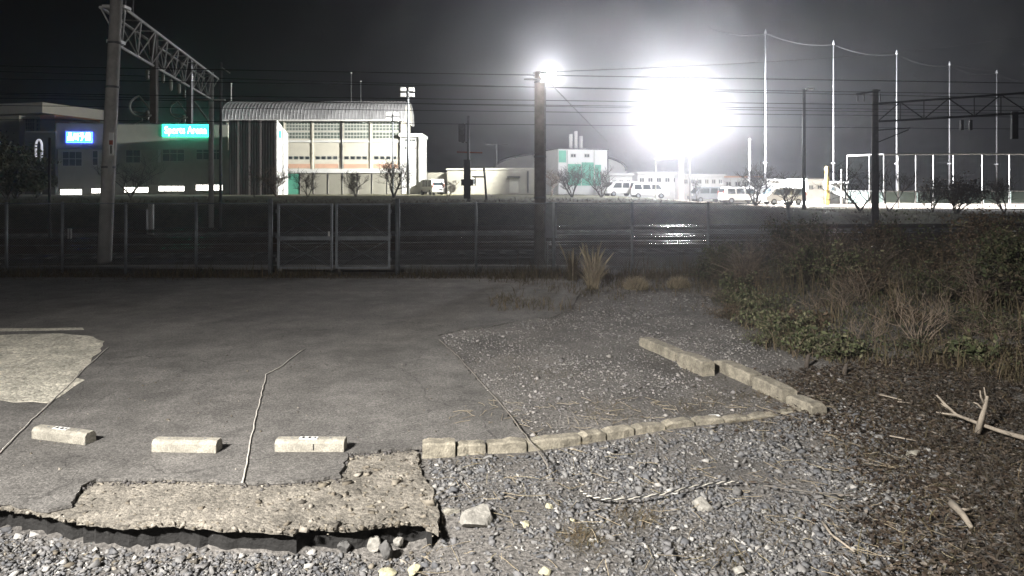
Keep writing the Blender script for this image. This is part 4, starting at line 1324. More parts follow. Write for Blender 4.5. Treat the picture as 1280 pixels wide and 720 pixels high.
poly = [Vector((cxv - rv, 112, GZ - .6))] + arcv + [Vector((cxv + rv, 112, GZ - .6))]
MB().prism(poly, (0, 16, 0)).build('wall', M_WHITE, vt)
MB().tube([p + Vector((0, -.15, .08)) for p in arcv], .22, 5).build('roof_rim', M_DARK, vt)
fl = Fac((P(681, 0, 99).x, 99), (P(700, 0, 99).x, 99))
fl_t = thing('white_block', 'plain white block between the utility pole and the green building', 'building', (fl.a.x, 99, GZ))
fl.rect(MB(), -1.5, (fl.b - fl.a).length, GZ - .6, fl.at(690, 192)[1], -6, 0).build('wall', M_WHITE, fl_t)
fl.rect(MB(), -1.6, (fl.b - fl.a).length + .1, fl.at(690, 192)[1], fl.at(690, 190.5)[1], -6.1, .1).build('coping', M_DARK, fl_t)
fl.window(fl_t, 684, 690, 200, 206, 1, 1); fl.window(fl_t, 692, 698, 200, 206, 1, 1)
# --- green and white plant building with stacks
PB_ = Fac((P(698, 0, 92).x, 92), (P(760, 0, 94).x, 94))
pl_ = thing('plant_building', 'white and sea green building with three chimney stacks on its roof', 'building', (PB_.a.x, 92, GZ))
L = (PB_.b - PB_.a).length
zt = PB_.at(730, 187)[1]
PB_.rect(MB(), 0, L, GZ - .6, zt, -8, 0).build('wall', M_WHITE, pl_)
PB_.rect(MB(), -.1, L + .1, zt, zt + .15, -8.1, .12).build('coping', M_DARK, pl_)
for (a, b, y0, y1) in ((698.5, 707.5, 188, 203), (710, 726, 205, 232), (727, 742, 203, 232), (743, 751, 206, 232)):
    t0, t1, z0, z1 = PB_.px(a, b, y0, y1)
    PB_.rect(MB(), t0, t1, z0, z1, .005, .06).build('green_panel', M_GREENP, pl_)
for x in (709, 742.5, 759.5):
    t0, t1, z0, z1 = PB_.px(x - .5, x + .5, 188, 240)
    PB_.rect(MB(), t0, t1, z0, z1, .0, .15).build('downpipe', M_DARK if x > 755 else M_FRAME, pl_)
PB_.window(pl_, 713, 720, 192, 197, 2, 1); PB_.window(pl_, 730, 737, 192, 197, 2, 1)
for x, y in ((720, 168), (726.5, 164), (733, 170)):
    b = PB_.at(x, 186)
    q = PB_.pt(b[0], zt - .1, -2)
    MB().tube([q, Vector((q.x, q.y, P(0, y, 95).z))], .26, 10).build('stack', M_STEELW, pl_, smooth=True)

# --- bright low buildings beside the ball field
def low_block(x0, x1, y0, Y, label, nwin, m=M_WHITE, dep=7, wy=(225, 231), roofm=None):
    f = Fac((P(x0, 0, Y).x, Y), (P(x1, 0, Y).x, Y))
    t = thing('field_building', label, 'building', (f.a.x, Y, GZ))
    L = (f.b - f.a).length
    zt = f.at((x0 + x1) / 2, y0)[1]
    f.rect(MB(), 0, L, -.4, zt, -dep, 0).build('wall', m, t)
    f.rect(MB(), -.2, L + .2, zt, zt + .22, -dep - .2, .5).build('roof', roofm or M_WHITE, t)
    w = (x1 - x0) / nwin
    for k in range(nwin):
        f.window(t, x0 + w * (k + .2), x0 + w * (k + .8), wy[0], wy[1], 2, 1, fw=.08)
    return t
low_block(763, 790, 219, 88, 'small white field building right of the green building', 3)
low_block(797, 850, 217, 90, 'white pavilion behind the lit mast base', 5, wy=(222, 228))
low_block(853, 905, 220, 86, 'long white pavilion right of the lit mast', 6, wy=(224, 230))
low_block(905, 950, 222, 90, 'white shed with a salmon roof edge left of the net poles', 4, wy=(227, 233), roofm=M_ORANGE)
low_block(962, 1003, 226, 84, 'low white shed between the net poles', 4, wy=(231, 236))
low_block(1008, 1030, 226, 72, 'white kiosk right of the dark lamp pole', 2, wy=(231, 237))
low_block(1036, 1056, 229, 76, 'small white hut beside the white-framed net fence', 2, wy=(233, 239))

# --- parked vehicles
def van(x, y, Y, rz, label, m, L=4.3, H=1.75, W=1.72):
    q = P(x, y, Y)
    z = float(terr(q.x, q.y))
    t = thing('parked_van', label, 'van', (q.x, q.y, z + .02), group='vans parked by the far buildings')
    t.rotation_euler.z = rz
    ORG[t.name] = (0, 0, 0)
    prof = [(-L / 2, .35), (-L / 2, .85), (-L / 2 + .25, 1.0), (-L / 2 + .95, H - .05), (-L / 2 + 1.3, H), (L / 2 - .35, H), (L / 2 - .05, 1.05), (L / 2, .9), (L / 2, .35)]
    MB().prism([Vector((a, -W / 2, b)) for a, b in prof], (0, W, 0)).build('body', m, t, bevel=.08)
    for s in (-1, 1):
        for (a, b) in ((-L / 2 + 1.0, -L / 2 + 1.9), (-L / 2 + 2.0, -L / 2 + 2.9), (-L / 2 + 3.0, L / 2 - .45)):
            MB().prism([Vector((a - .25 if a < -L / 2 + 1.1 else a, s * (W / 2 + .004), 1.02)), Vector((b, s * (W / 2 + .004), 1.02)), Vector((b, s * (W / 2 + .004), H - .16)), Vector((a + .12, s * (W / 2 + .004), H - .16))], (0, -.02 * s, 0)).build('window', M_PANE, t)
        for a in (-L / 2 + .85, L / 2 - .85):
            w_ = MB().tube([(a, s * (W / 2 - .2), .31), (a, s * (W / 2 + .012), .31)], .31, 16).build('wheel', M_BLACK, t)
            MB().tube([(a, s * (W / 2 + .008), .31), (a, s * (W / 2 + .02), .31)], .17, 12).build('rim', M_GALV, w_)
        MB().box((-L / 2 + .02, s * .6, .82), (.08, .32, .16)).build('headlight', M_INS, t)
        MB().box((L / 2 + .005, s * .72, 1.15), (.06, .14, .42)).build('tail_light', mat('dull_red', (0.35, 0.08, 0.05), .7), t)
    MB().box((L / 2 - .10, 0, 1.38), (.05, W * .78, .42), tilt=.0).build('rear_window', M_PANE, t)
    MB().prism([Vector((-L / 2 + .30, -W * .4, 1.08)), Vector((-L / 2 + .30, W * .4, 1.08)), Vector((-L / 2 + .86, W * .38, H - .10)), Vector((-L / 2 + .86, -W * .38, H - .10))], (-.03, 0, .02)).build('windscreen', M_PANE, t)
    return t
van(540, 237, 86, R(-62), 'white van parked between the hall annex and the low beige building', M_WHITE, 4.4, 1.95)
for i, (x, Y, rz, lab, m_) in enumerate(((775, 80, 20, 'white van parked before the small white field building', M_WHITE), (812, 79, 170, 'white van parked left of the lit mast base', M_WHITE), (885, 77, 10, 'silver van parked right of the lit mast', M_GALV), (925, 74, 185, 'white van half hidden by the bare tree left of the net poles', M_WHITE), (978, 70, 5, 'pale van parked in the gap between net poles', M_WHITE))):
    van(x, 246, Y, R(rz), lab, m_)

# ------------------------------------------------------------------ ball field: nets, poles, floodlights
tall = [(957, 42, 76), (1042, 56, 77), (1121, 68, 78), (1187, 82, 79.5), (1246, 92, 81), (1318, 105, 83)]
tops = []
for i, ((x, y, Y), nm) in enumerate(zip(tall, ('nearest the lit mast', 'second from the lit mast', 'third from the lit mast', 'fourth from the lit mast', 'at the right edge of view', 'just past the right edge'))):
    tp = P(x, y, Y); tops.append(tp)
    zb = float(terr(tp.x, tp.y))
    t = thing('net_pole', 'tall slender steel net pole, ' + nm, 'pole', (tp.x, tp.y, zb), group='tall net poles of the ball field')
    MB().tube([Vector((tp.x, tp.y, zb - .2)), tp], [.10, .065], 10).build('shaft', mat('weathered_net_pole', (.085, .085, .088), .6, var=.3, scale=2), t, smooth=True)
    MB().lathe(tuple(tp), [(.11, 0), (.15, .05), (.03, .5)], 8).build('cap', M_GALVD, t)
    q = Vector((tp.x, tp.y, zb + 4.5))
    MB().lathe(tuple(q), [(.26, 0), (.26, .12)], 10).build('band', M_GALVD, t)
wp = [P(885, 34, 75)] + tops
mb = MB()
for a, b in zip(wp[:-1], wp[1:]):
    seg = [a.lerp(b, k / 8) - Vector((0, 0, .5 * 4 * (k / 8) * (1 - k / 8))) for k in range(9)]
    mb.tube(seg, .032, 4)
single(mb, 'net_cable', mat('black_cable', (.012, .012, .013), .8), 'top cable strung along the tall net poles', 'cable', loc=wp[0])
wire(tops[3] + Vector((0, 0, .2)), tops[4] + Vector((0, 0, .4)), .035, 'second cable above the net cable at the right', .2)
# white framed lower net fence with hazy green panels
nf = thing('net_fence', 'white-framed tall net fence around the ball field', 'fence', (P(1059, 0, 62).x, 62, .4))
nodes = [(1059, 195, 62), (1087, 195, 60), (1105, 197, 59), (1123, 199.5, 58.5), (1145, 200, 58), (1167, 200.5, 58), (1192, 201, 57.5), (1228, 201.5, 57), (1262, 202.5, 57), (1300, 203.5, 57)]
pts = [P(*n) for n in nodes]
for p in pts: p.z = pts[0].z - (p.x - pts[0].x) * .006
M_NET = mat('pale_green_panel', (.34, .44, .40), .7, var=.12, scale=.4)
for p in pts:
    zb = float(terr(p.x, p.y))
    MB().tube([Vector((p.x, p.y, zb - .1)), p], .05, 8).build('post', M_WHITE, nf, smooth=True)
for a, b in zip(pts[:-1], pts[1:]):
    MB().tube([a, b], .085, 6).build('top_rail', M_WHITE, nf)
    za = float(terr(a.x, a.y)) + 1.45
    MB().tube([Vector((a.x, a.y, za)), Vector((b.x, b.y, za))], .05, 6).build('mid_rail', M_WHITE, nf)
    d = (b - a); d.z = 0
    n_ = Vector((-d.y, d.x, 0)).normalized() * .03
    e = d.normalized() * .1
    p0, p1 = Vector((a.x, a.y, za - 1.0)) + e, Vector((b.x, b.y, za - 1.0)) - e
    MB().prism([p0, p1, p1 + Vector((0, 0, .93)), p0 + Vector((0, 0, .93))], n_).build('panel', M_NET, nf)
    mb = MB()
    N = int(d.length / .35)
    for i in range(1, N):
        q = a.lerp(b, i / N)
        mb.tube([Vector((q.x, q.y, za)), q], .0035, 3, cap=False)
    k = za + .35
    while k < a.z:
        mb.tube([Vector((a.x, a.y, k)), Vector((b.x, b.y, k))], .003, 3, cap=False)
        k += .35
    mb.build('netting', M_GALVD, nf)
simple_pole(1034, 208, 252, 66, .22, 'stout pale yellow post right of the dark lamp pole', M_YELL, name='post', cat='post')
simple_pole(1052, 212, 250, 64, .10, 'thin white post at the corner of the white-framed net fence', M_WHITE, name='post', cat='post')

# big floodlight mast
STY = 74.0
sx = P(852, 0, STY).x
st = thing('floodlight_mast', 'ball field mast with a glaring bank of floodlights', 'light mast', (sx, STY, float(terr(sx, STY))))
zc = P(0, 140, STY).z
MB().tube([Vector((sx, STY, float(terr(sx, STY)) - .2)), Vector((sx, STY, zc + 3.2))], [.26, .16], 12).build('shaft', M_STEELW, st, smooth=True)
MB().tube([Vector((sx + .9, STY, float(terr(sx, STY)) - .2)), Vector((sx + .9, STY, zc - 3))], .10, 8).build('cable_mast', M_GALVD, st, smooth=True)
LENS = emit('floodlight_lens', (1.0, 0.98, 0.97), 400.0)
hx_ = P(843, 0, STY).x
for r_ in range(4):
    z = zc - 1.5 + r_ * 1.0
    MB().box((hx_ + .1, STY + .1, z - .36), (5.0 - .5 * abs(r_ - 1.5), .14, .12)).build('cross_arm', M_GALVD, st)
    for k in range(5):
        c = Vector((hx_ + (k - 2) * (.98 - .08 * abs(r_ - 1.5)), STY - .35, z))
        h = MB().box(tuple(c), (.62, .38, .62)).build('flood_head', M_DARK, st)
        MB().tube([c + Vector((0, -.192, 0)), c + Vector((0, -.215, 0))], .29, 14).build('lens', LENS, h)
lamp('POINT', (hx_, STY - 1.6, zc), (hx_, STY - 5, 0), STADIUM_W, (.95, .96, 1.0), st, radius=1.0)
lamp('SPOT', (hx_ + 1.8, STY - 1.6, zc), (hx_ + 40, STY - 3, 6), STADIUM_W * 19.0, (.95, .96, 1.0), st, 110, .8, .8)
# goal-like white frame left of the mast
gf = thing('white_portal', 'tall white rectangular portal left of the lit mast', 'portal', tuple(P(835, 246, 72)))
for x in (819.5, 849):
    b = P(x, 246, 72)
    MB().tube([Vector((b.x, 72, .9)), P(x, 199, 72)], .075, 8).build('post', M_WHITE, gf)
MB().tube([P(819.5, 199, 72), P(849, 197.5, 72)], .075, 8).build('bar', M_WHITE, gf)

# smaller lit mast seen past the utility pole
MY = 80.0
gm_ = thing('floodlight_mast', 'distant mast with dazzling lamps seen beside the utility pole', 'light mast', tuple(P(679, 240, MY)))
b = P(679, 240, MY)
MB().tube([Vector((b.x, MY, GZ - .4)), P(679, 86, MY)], [.20, .12], 10).build('shaft', M_GALV, gm_, smooth=True)
c = P(683, 93, MY)
MB().box((c.x - .2, MY, c.z - .05), (2.6, .12, .12)).build('cross_arm', M_GALVD, gm_)
for dx in (.1, .8):
    h = MB().box((c.x + dx, MY - .3, c.z), (.55, .35, .55)).build('flood_head', M_DARK, gm_)
    MB().tube([Vector((c.x + dx, MY - .482, c.z)), Vector((c.x + dx, MY - .5, c.z))], .25, 14).build('lens', LENS, h)
for dx in (-1.3, -.7):
    h = MB().box((c.x + dx, MY + .3, c.z), (.55, .35, .55)).build('flood_head', M_DARK, gm_)
    MB().tube([Vector((c.x + dx, MY + .482, c.z)), Vector((c.x + dx, MY + .5, c.z))], .25, 14).build('lens', LENS, h)
lamp('SPOT', (c.x - 1.0, MY + .9, c.z), (gx_(400), GY, 5), GYM_MAST_W, (1, .985, .93), gm_, 92, .5, .4)  # spot and rear heads added to light the hall front
lamp('POINT', (c.x + .45, MY - 1.0, c.z), (c.x, 0, 0), GYM_MAST_W * .045, (.95, .96, 1), gm_, radius=.3)

# yard floodlights on a post behind the camera (their pool of light is what the lot shows)
YX, YY, YZ = -4.6, -1.2, 5.5
yf = thing('yard_floodlight', 'post with a row of floodlights lighting the parking lot', 'light mast', (YX, YY, 0))
MB().tube([(YX, YY, -.2), (YX, YY, YZ + .15)], [.09, .07], 12).build('shaft', M_GALV, yf, smooth=True)
MB().box((YX, YY + .12, YZ - .02), (2.0, .06, .06)).build('cross_arm', M_GALV, yf)
for k, (tx, ty, f_) in enumerate(((-4.8, 5.4, 1.35), (-1.7, 5.0, .95), (1.3, 6.3, 1.5), (4.6, 6.2, .75))):
    hx2 = YX - .75 + .5 * k
    rz_ = -math.atan2(tx - hx2, ty - YY)
    hd_ = MB().box((hx2, YY + .25, YZ), (.32, .14, .26), rz=rz_).build('flood_head', M_DARK, yf, bevel=.02)
    dv = Vector((-math.sin(rz_), math.cos(rz_), 0))
    c_ = Vector((hx2, YY + .25, YZ)) + dv * .076
    MB().box(tuple(c_), (.27, .008, .21), rz=rz_).build('lens', emit('yard_lens', (1, .97, .92), 30), hd_)
    lamp('SPOT', tuple(c_ + dv * .06), (tx, ty, 0), YARD_W * f_, (1.0, .955, .90), yf, 60, 1.0, .08)
lamp('SPOT', (YX + .05, YY + .42, YZ - .05), (-4.0, 19.0, 4.6), YARD_W * .32, (1.0, .975, .955), yf, 112, .7, .10)  # added spill spot without a head, brightens pole, gantry and fence

# ------------------------------------------------------------------ vegetation helpers
def tubes(name, pts, rad, m, parent=None, **props):
    """pts (n,k,3), rad (n,k): three-sided tapering stems, joined."""
    n, k, _ = pts.shape
    t = np.gradient(pts, axis=1)
    t /= np.linalg.norm(t, axis=2, keepdims=True) + 1e-9
    ref = np.where(np.abs(t[..., 2:3]) < .9, np.array([0, 0, 1.0]), np.array([1.0, 0, 0]))
    a = np.cross(t, ref); a /= np.linalg.norm(a, axis=2, keepdims=True) + 1e-9
    b = np.cross(t, a)
    V = np.empty((n, k, 3, 3))
    for j in range(3):
        an = 2 * math.pi * j / 3
        V[:, :, j] = pts + (a * math.cos(an) + b * math.sin(an)) * rad[..., None]
    idx = np.arange(n * k * 3).reshape(n, k, 3)
    F = []
    for j in range(3):
        j2 = (j + 1) % 3
        F.append(np.stack([idx[:, :-1, j], idx[:, :-1, j2], idx[:, 1:, j2], idx[:, 1:, j]], -1).reshape(-1, 4))
    return fast_mesh(name, V.reshape(-1, 3) - np.array(parent_origin(parent)), np.concatenate(F), m, smooth=True, parent=parent, **props)

def leaves(name, c, size, m, parent=None, flat=0.0, asp=0.5, **props):
    """Diamond leaf faces, folded slightly, at centres c (n,3)."""
    n = len(c)
    Rm = rand_rot(n)
    base = np.array([[-1, 0, 0], [0, -asp, .15], [1, 0, 0], [0, asp, .15]])
    V = np.einsum('nij,kj->nki', Rm, base)
    if flat: V[:, :, 2] *= (1 - flat)
    V = V * size[:, None, None] + c[:, None, :]
    i = np.arange(n * 4).reshape(n, 4)
    F = np.concatenate([i[:, [0, 1, 2]], i[:, [0, 2, 3]]])
    return fast_mesh(name, V.reshape(-1, 3) - np.array(parent_origin(parent)), F, m, parent=parent, **props)

def blades(name, base, h, lean, w, m, parent=None, **props):
    """Curved grass blades: base (n,3), height h, horizontal lean of the tip, width w."""
    n = len(base)
    an = nr.uniform(0, 2 * math.pi, n)
    d = np.stack([np.cos(an), np.sin(an), np.zeros(n)], 1) * lean[:, None]
    wa = nr.uniform(0, 2 * math.pi, n)
    s = np.stack([np.cos(wa), np.sin(wa), np.zeros(n)], 1) * w[:, None]
    rows = []
    for t, k in ((0, 1), (.4, .85), (.75, .55), (1, .08)):
        c = base + d * t * t + np.array([0, 0, 1]) * (h * (t - .25 * t ** 3 * np.minimum(1, lean / (h + 1e-6))))[:, None]
        rows.append(np.stack([c - s * k, c + s * k], 1))
    V = np.stack(rows, 1).reshape(-1, 3)
    i = np.arange(n * 8).reshape(n, 4, 2)
    F = np.concatenate([np.stack([i[:, r, 0], i[:, r, 1], i[:, r + 1, 1], i[:, r + 1, 0]], -1) for r in range(3)])
    return fast_mesh(name, V - np.array(parent_origin(parent)), F, m, parent=parent, **props)

def branch_tree(r, base, height, spread, levels=3, trunks=1, r0=.08, n_child=5, up=.5):
    """Returns (polylines (n,5,3), radii (n,5), tip points) of a bare branching plant."""
    segs, rads, tips = [], [], []
    def grow(p, d, L, rad, lev):
        pts = [Vector(p)]
        dd = Vector(d).normalized()
        for i in range(4):
            dd = (dd + Vector((r.gauss(0, .16), r.gauss(0, .16), r.gauss(.05, .10)))).normalized()
            pts.append(pts[-1] + dd * L / 4)
        segs.append([tuple(q) for q in pts]); rads.append([rad * (1 - .17 * i) for i in range(5)])
        if lev <= 0:
            tips.append(tuple(pts[-1])); tips.append(tuple(pts[3])); tips.append(tuple(pts[2]))
            return
        for c in range(n_child):
            t = r.uniform(.3, 1.0)
            i = min(3, int(t * 4)); q = pts[i].lerp(pts[i + 1], t * 4 - i)
            side = Vector((r.gauss(0, 1), r.gauss(0, 1), r.gauss(up, .45))).normalized()
            grow(q, dd * .5 + side * spread, L * r.uniform(.45, .75), rad * r.uniform(.38, .58), lev - 1)
    for k in range(trunks):
        a = r.uniform(0, 6.28)
        d = Vector((math.cos(a) * (.15 if trunks == 1 else .55), math.sin(a) * (.15 if trunks == 1 else .55), 1))
        grow(Vector(base) + Vector((r.uniform(-.05, .05), r.uniform(-.05, .05), -.05)), d, height * (.5 if trunks == 1 else .62), r0, levels)
    return np.array(segs), np.array(rads), np.array(tips)

def bare_tree(x, yb, yt, Y, label, seed, trunks=1, levels=3, m=None, spread=.8, leaf=None, nleaf=0, lsz=.05, n_child=5, cat='tree', name='bare_tree', r0=None):
    r = random.Random(seed)
    b = P(x, yb, Y); z = float(terr(b.x, b.y))
    base = Vector((b.x, b.y, z))
    H = P(x, yt, Y).z - z
    t = thing(name, label, cat, tuple(base))
    s, rd, tips = branch_tree(r, base, H, spread, levels, trunks, r0 or H * .022, n_child)
    k = H / max(.1, (s[..., 2].max() - z))
    s[..., 2] = z + (s[..., 2] - z) * k
    rd = np.maximum(rd, Y * .00016)
    ntr = trunks
    # the first polylines of each trunk are the trunk; the rest the crown
    first = [i for i in range(len(s)) if rd[i, 0] >= rd[:, 0].max() * .99]
    msk = np.zeros(len(s), bool); msk[first] = True
    tubes('trunk' if trunks == 1 else 'stems', s[msk], rd[msk], m or M_BARK, t)
    tubes('crown' if trunks == 1 else 'twigs', s[~msk], rd[~msk], m or M_BARK, t)
    if leaf:
        tips[:, 2] = z + (tips[:, 2] - z) * k
        c = tips[nr.integers(0, len(tips), nleaf)] + nr.normal(0, H * .045, (nleaf, 3))
        c[:, 2] = np.maximum(c[:, 2], z + .02)
        leaves('foliage', c, nr.uniform(.6, 1.3, nleaf) * lsz, leaf, t)
    return t

# bare trees on the far bank and by the ball field
bare_tree(492, 246, 192, 60, 'wide leafless tree in front of the arched hall', 5, trunks=4, spread=.9, levels=3)
bare_tree(163, 244, 184, 62, 'dark leafless tree before the long grey building between its two signs', 8, trunks=3)
bare_tree(347, 243, 203, 62, 'leafless shrub beside the bright side wall of the ribbed block', 9, trunks=4, m=M_TWIGP)
bare_tree(318, 244, 205, 64, 'faint leafless sapling before the ribbed block', 10, trunks=1)
bare_tree(385, 243, 208, 66, 'small leafless shrub before the beige panel fence', 12, trunks=3)
bare_tree(445, 243, 212, 66, 'thin leafless shrub left of the wide leafless tree', 13, trunks=3)
bare_tree(560, 245, 222, 66, 'twiggy shrub left of the railway signal', 14, trunks=4, m=M_TWIGP)
bare_tree(715, 245, 202, 64, 'many-stemmed leafless tree before the green building', 16, trunks=5, spread=.95)
bare_tree(752, 245, 206, 66, 'leafless shrub at the right corner of the green building', 17, trunks=4)
bare_tree(688, 243, 210, 68, 'small pale twiggy shrub just right of the utility pole', 18, trunks=3, m=M_TWIGP)
bare_tree(871, 250, 222, 58, 'small leafless tree right of the lit mast', 19, trunks=1)
bare_tree(944, 250, 200, 56, 'dark leafless tree at the foot of the first tall net pole', 20, trunks=5, spread=1.0)
bare_tree(985, 250, 212, 58, 'leafless shrub leaning right between two net poles', 21, trunks=4)
bare_tree(1075, 262, 196, 50, 'slender leafless tree left of the right gantry pole', 22, trunks=3)
bare_tree(1110, 262, 208, 50, 'slender leafless tree right of the right gantry pole', 23, trunks=2)
bare_tree(1195, 266, 212, 46, 'broad dark twiggy tree before the white-framed net fence', 24, trunks=7, spread=1.0, leaf=M_LEAFB, nleaf=900, lsz=.10)
bare_tree(1165, 266, 222, 48, 'lower twiggy tree left of the broad dark one', 25, trunks=5, spread=1.0)
bare_tree(1255, 268, 216, 46, 'upright leafless tree at the right edge before the net fence', 26, trunks=4)
bare_tree(8, 262, 165, 60, 'leafy dark tree at the left edge of the view', 27, trunks=4, leaf=M_LEAFG, nleaf=5000, lsz=.16)
bare_tree(45, 262, 215, 58, 'dark bush below the charcoal block', 28, trunks=6, leaf=M_LEAF, nleaf=3500, lsz=.16, cat='bush', name='bush')
bare_tree(20, 268, 205, 56, 'dense dark bush at the far left below the pale building', 29, trunks=6, leaf=M_LEAF, nleaf=4500, lsz=.17, cat='bush', name='bush')

# tufts on the far bank
n = 9000
bx = nr.uniform(-62, 40, n); by = 36.5 + .1 * bx + nr.gamma(1.5, 5, n)
bz = terr(bx, by)
blades('bank_grass', np.stack([bx, by, bz], 1), nr.uniform(.05, .22, n), nr.uniform(.05, .25, n), nr.uniform(.010, .025, n), M_STRAWD, kind='stuff')
# weeds along the fence and on the far side of it
n = 9000
bx = nr.uniform(-15, 5.5, n); by = nr.normal(17.15, .42, n)
ok = (np.abs(by - 17.6) > .02); bx, by = bx[ok], by[ok]; n = len(bx)
hh = nr.gamma(2.0, .05, n) * (1 + .8 * np.clip(wob(bx, by * 0, .9), -.6, 1))
hh *= 1 + 1.2 * sstep(-.5, 3.5, bx)
blades('fence_weeds', np.stack([bx, by, terr(bx, by)], 1), hh, nr.uniform(.03, .16, n), nr.uniform(.004, .010, n), M_STRAWD, kind='stuff')
# rough grass at the back of the gravel lot
n = 7000
px = nr.uniform(610, 930, n); Y = nr.uniform(12.0, 17.4, n)
bx = (px - 640) / FPX * Y
w_ = sstep(0, .8, wob(bx, Y, 1.1, 3) + .75 * sstep(13, 16.5, Y))
ok = nr.uniform(0, 1, n) < w_ * .9 + .03
bx, Y = bx[ok], Y[ok]; n = len(bx)
blades('rough_grass', np.stack([bx, Y, terr(bx, Y)], 1), nr.gamma(2.2, .05, n), nr.uniform(.03, .16, n), nr.uniform(.004, .009, n), M_STRAWD, kind='stuff')

# dry grass clumps
def grass_clump(x, y, label, n, h, spread, lean, m, w=.006, plume=0):
    b = G(x, y); b.z = float(terr(b.x, b.y))
    t = thing('grass_clump', label, 'grass', tuple(b), group='dry grass clumps before the tracks')
    an, rr = nr.uniform(0, 6.28, n), np.sqrt(nr.uniform(0, 1, n)) * spread
    base = np.stack([b.x + np.cos(an) * rr, b.y + np.sin(an) * rr * .7, np.full(n, b.z)], 1)
    dome = np.sqrt(np.maximum(.08, 1 - (rr / spread) ** 2)) if not plume else 1.0
    blades('blades', base, nr.uniform(.45, 1.1, n) * h * dome, nr.uniform(.2, 1, n) * lean, np.full(n, w), m, t)
    if plume:
        pts, rad = [], []
        for i in range(plume):
            a = nr.uniform(0, 6.28); o = nr.uniform(.0, .12)
            tip = np.array([math.cos(a) * nr.uniform(.05, .40), math.sin(a) * nr.uniform(.05, .3), h * nr.uniform(.9, 1.25)])
            p0 = np.array([b.x + math.cos(a) * o, b.y + math.sin(a) * o, b.z])
            pts.append([p0 + tip * np.array([s * s, s * s, s]) for s in np.linspace(0, 1, 5)])
            rad.append([.007, .006, .006, .022, .006])
        tubes('plumes', np.array(pts), np.array(rad), M_STRAW, t)
    return t
grass_clump(741, 362, 'tall pale pampas-like grass clump with upright stems', 420, .82, .13, .42, M_STRAW, plume=16)
grass_clump(716, 350, 'faint tall grass clump left of the pampas-like clump', 200, .72, .10, .25, M_STRAWD, plume=6)
grass_clump(795, 362, 'round pale dry grass tuft right of the pampas-like clump', 1500, .34, .26, .22, M_STRAW, w=.004)
grass_clump(848, 361, 'round pale dry grass tuft nearest the thicket', 1500, .30, .24, .20, M_STRAW, w=.004)

# ------------------------------------------------------------------ thicket on the right
def front_py(px):
    return np.interp(px, [840, 870, 900, 930, 1000, 1060, 1130, 1200, 1290, 1500], [338, 352, 395, 425, 452, 470, 480, 492, 520, 600])
def thicket_pts(n, back=17.2, xmax=1480):
    out = np.zeros((0, 4))
    while len(out) < n:
        Y = nr.uniform(5.0, back, 8000); X = nr.uniform(2.0, 15, 8000)
        px = 640 + X / Y * FPX; py = HY + 1870 / Y
        fpy = front_py(px) + 26 * wob(X, Y, 1.6, 2.0) - 8
        ok = (py < fpy) & (px < xmax) & (px > 845)
        Yf = 1870 / (fpy - HY)
        out = np.concatenate([out, np.stack([X, Y, Y - Yf, px], 1)[ok]])
    return out[:n]
def thicket_h(q):
    """Height of the growth: low at the front, taller to the back, uneven."""
    base = .14 + .95 * sstep(.2, 4.2, q[:, 2]) + .22 * sstep(1150, 1290, q[:, 3]) * sstep(.6, 2.5, q[:, 2])
    return base * np.maximum(.15, .95 + .55 * wob(q[:, 0], q[:, 1], 1.2, 1.0) + .38 * wob(q[:, 0], q[:, 1], 3.3, 2.0))
# the growth: fanning clumps of several kinds with gaps between them
cl = thicket_pts(125)
clumps = []
for (X, Yv, dep, px) in cl:
    if any((X - c_[0]) ** 2 + (Yv - c_[1]) ** 2 < .30 ** 2 for c_ in clumps):
        continue
    H = (.17 + .85 * sstep(.6, 6.0, dep) + .22 * sstep(1180, 1300, px) * sstep(1.0, 3.5, dep)) * nr.uniform(.55, 1.25)
    clumps.append((X, Yv, float(H), float(nr.uniform(.32, .62) * (.55 + .75 * H)), float(dep), px))
for (x, y, Rr, H) in ((935, 392, .34, .26), (962, 402, .42, .32), (918, 372, .3, .3), (990, 425, .4, .30), (955, 432, .3, .2), (1020, 448, .36, .26), (905, 352, .4, .4), (1060, 460, .35, .28), (975, 372, .45, .45)):
    g_ = G(x, y); clumps.append((g_.x, g_.y, H, Rr, 0.0, x))
stem_d, stem_p, twig, lv = [], [], [], {'g': [], 'b': [], 'o': []}
lsz = {'g': [], 'b': [], 'o': []}
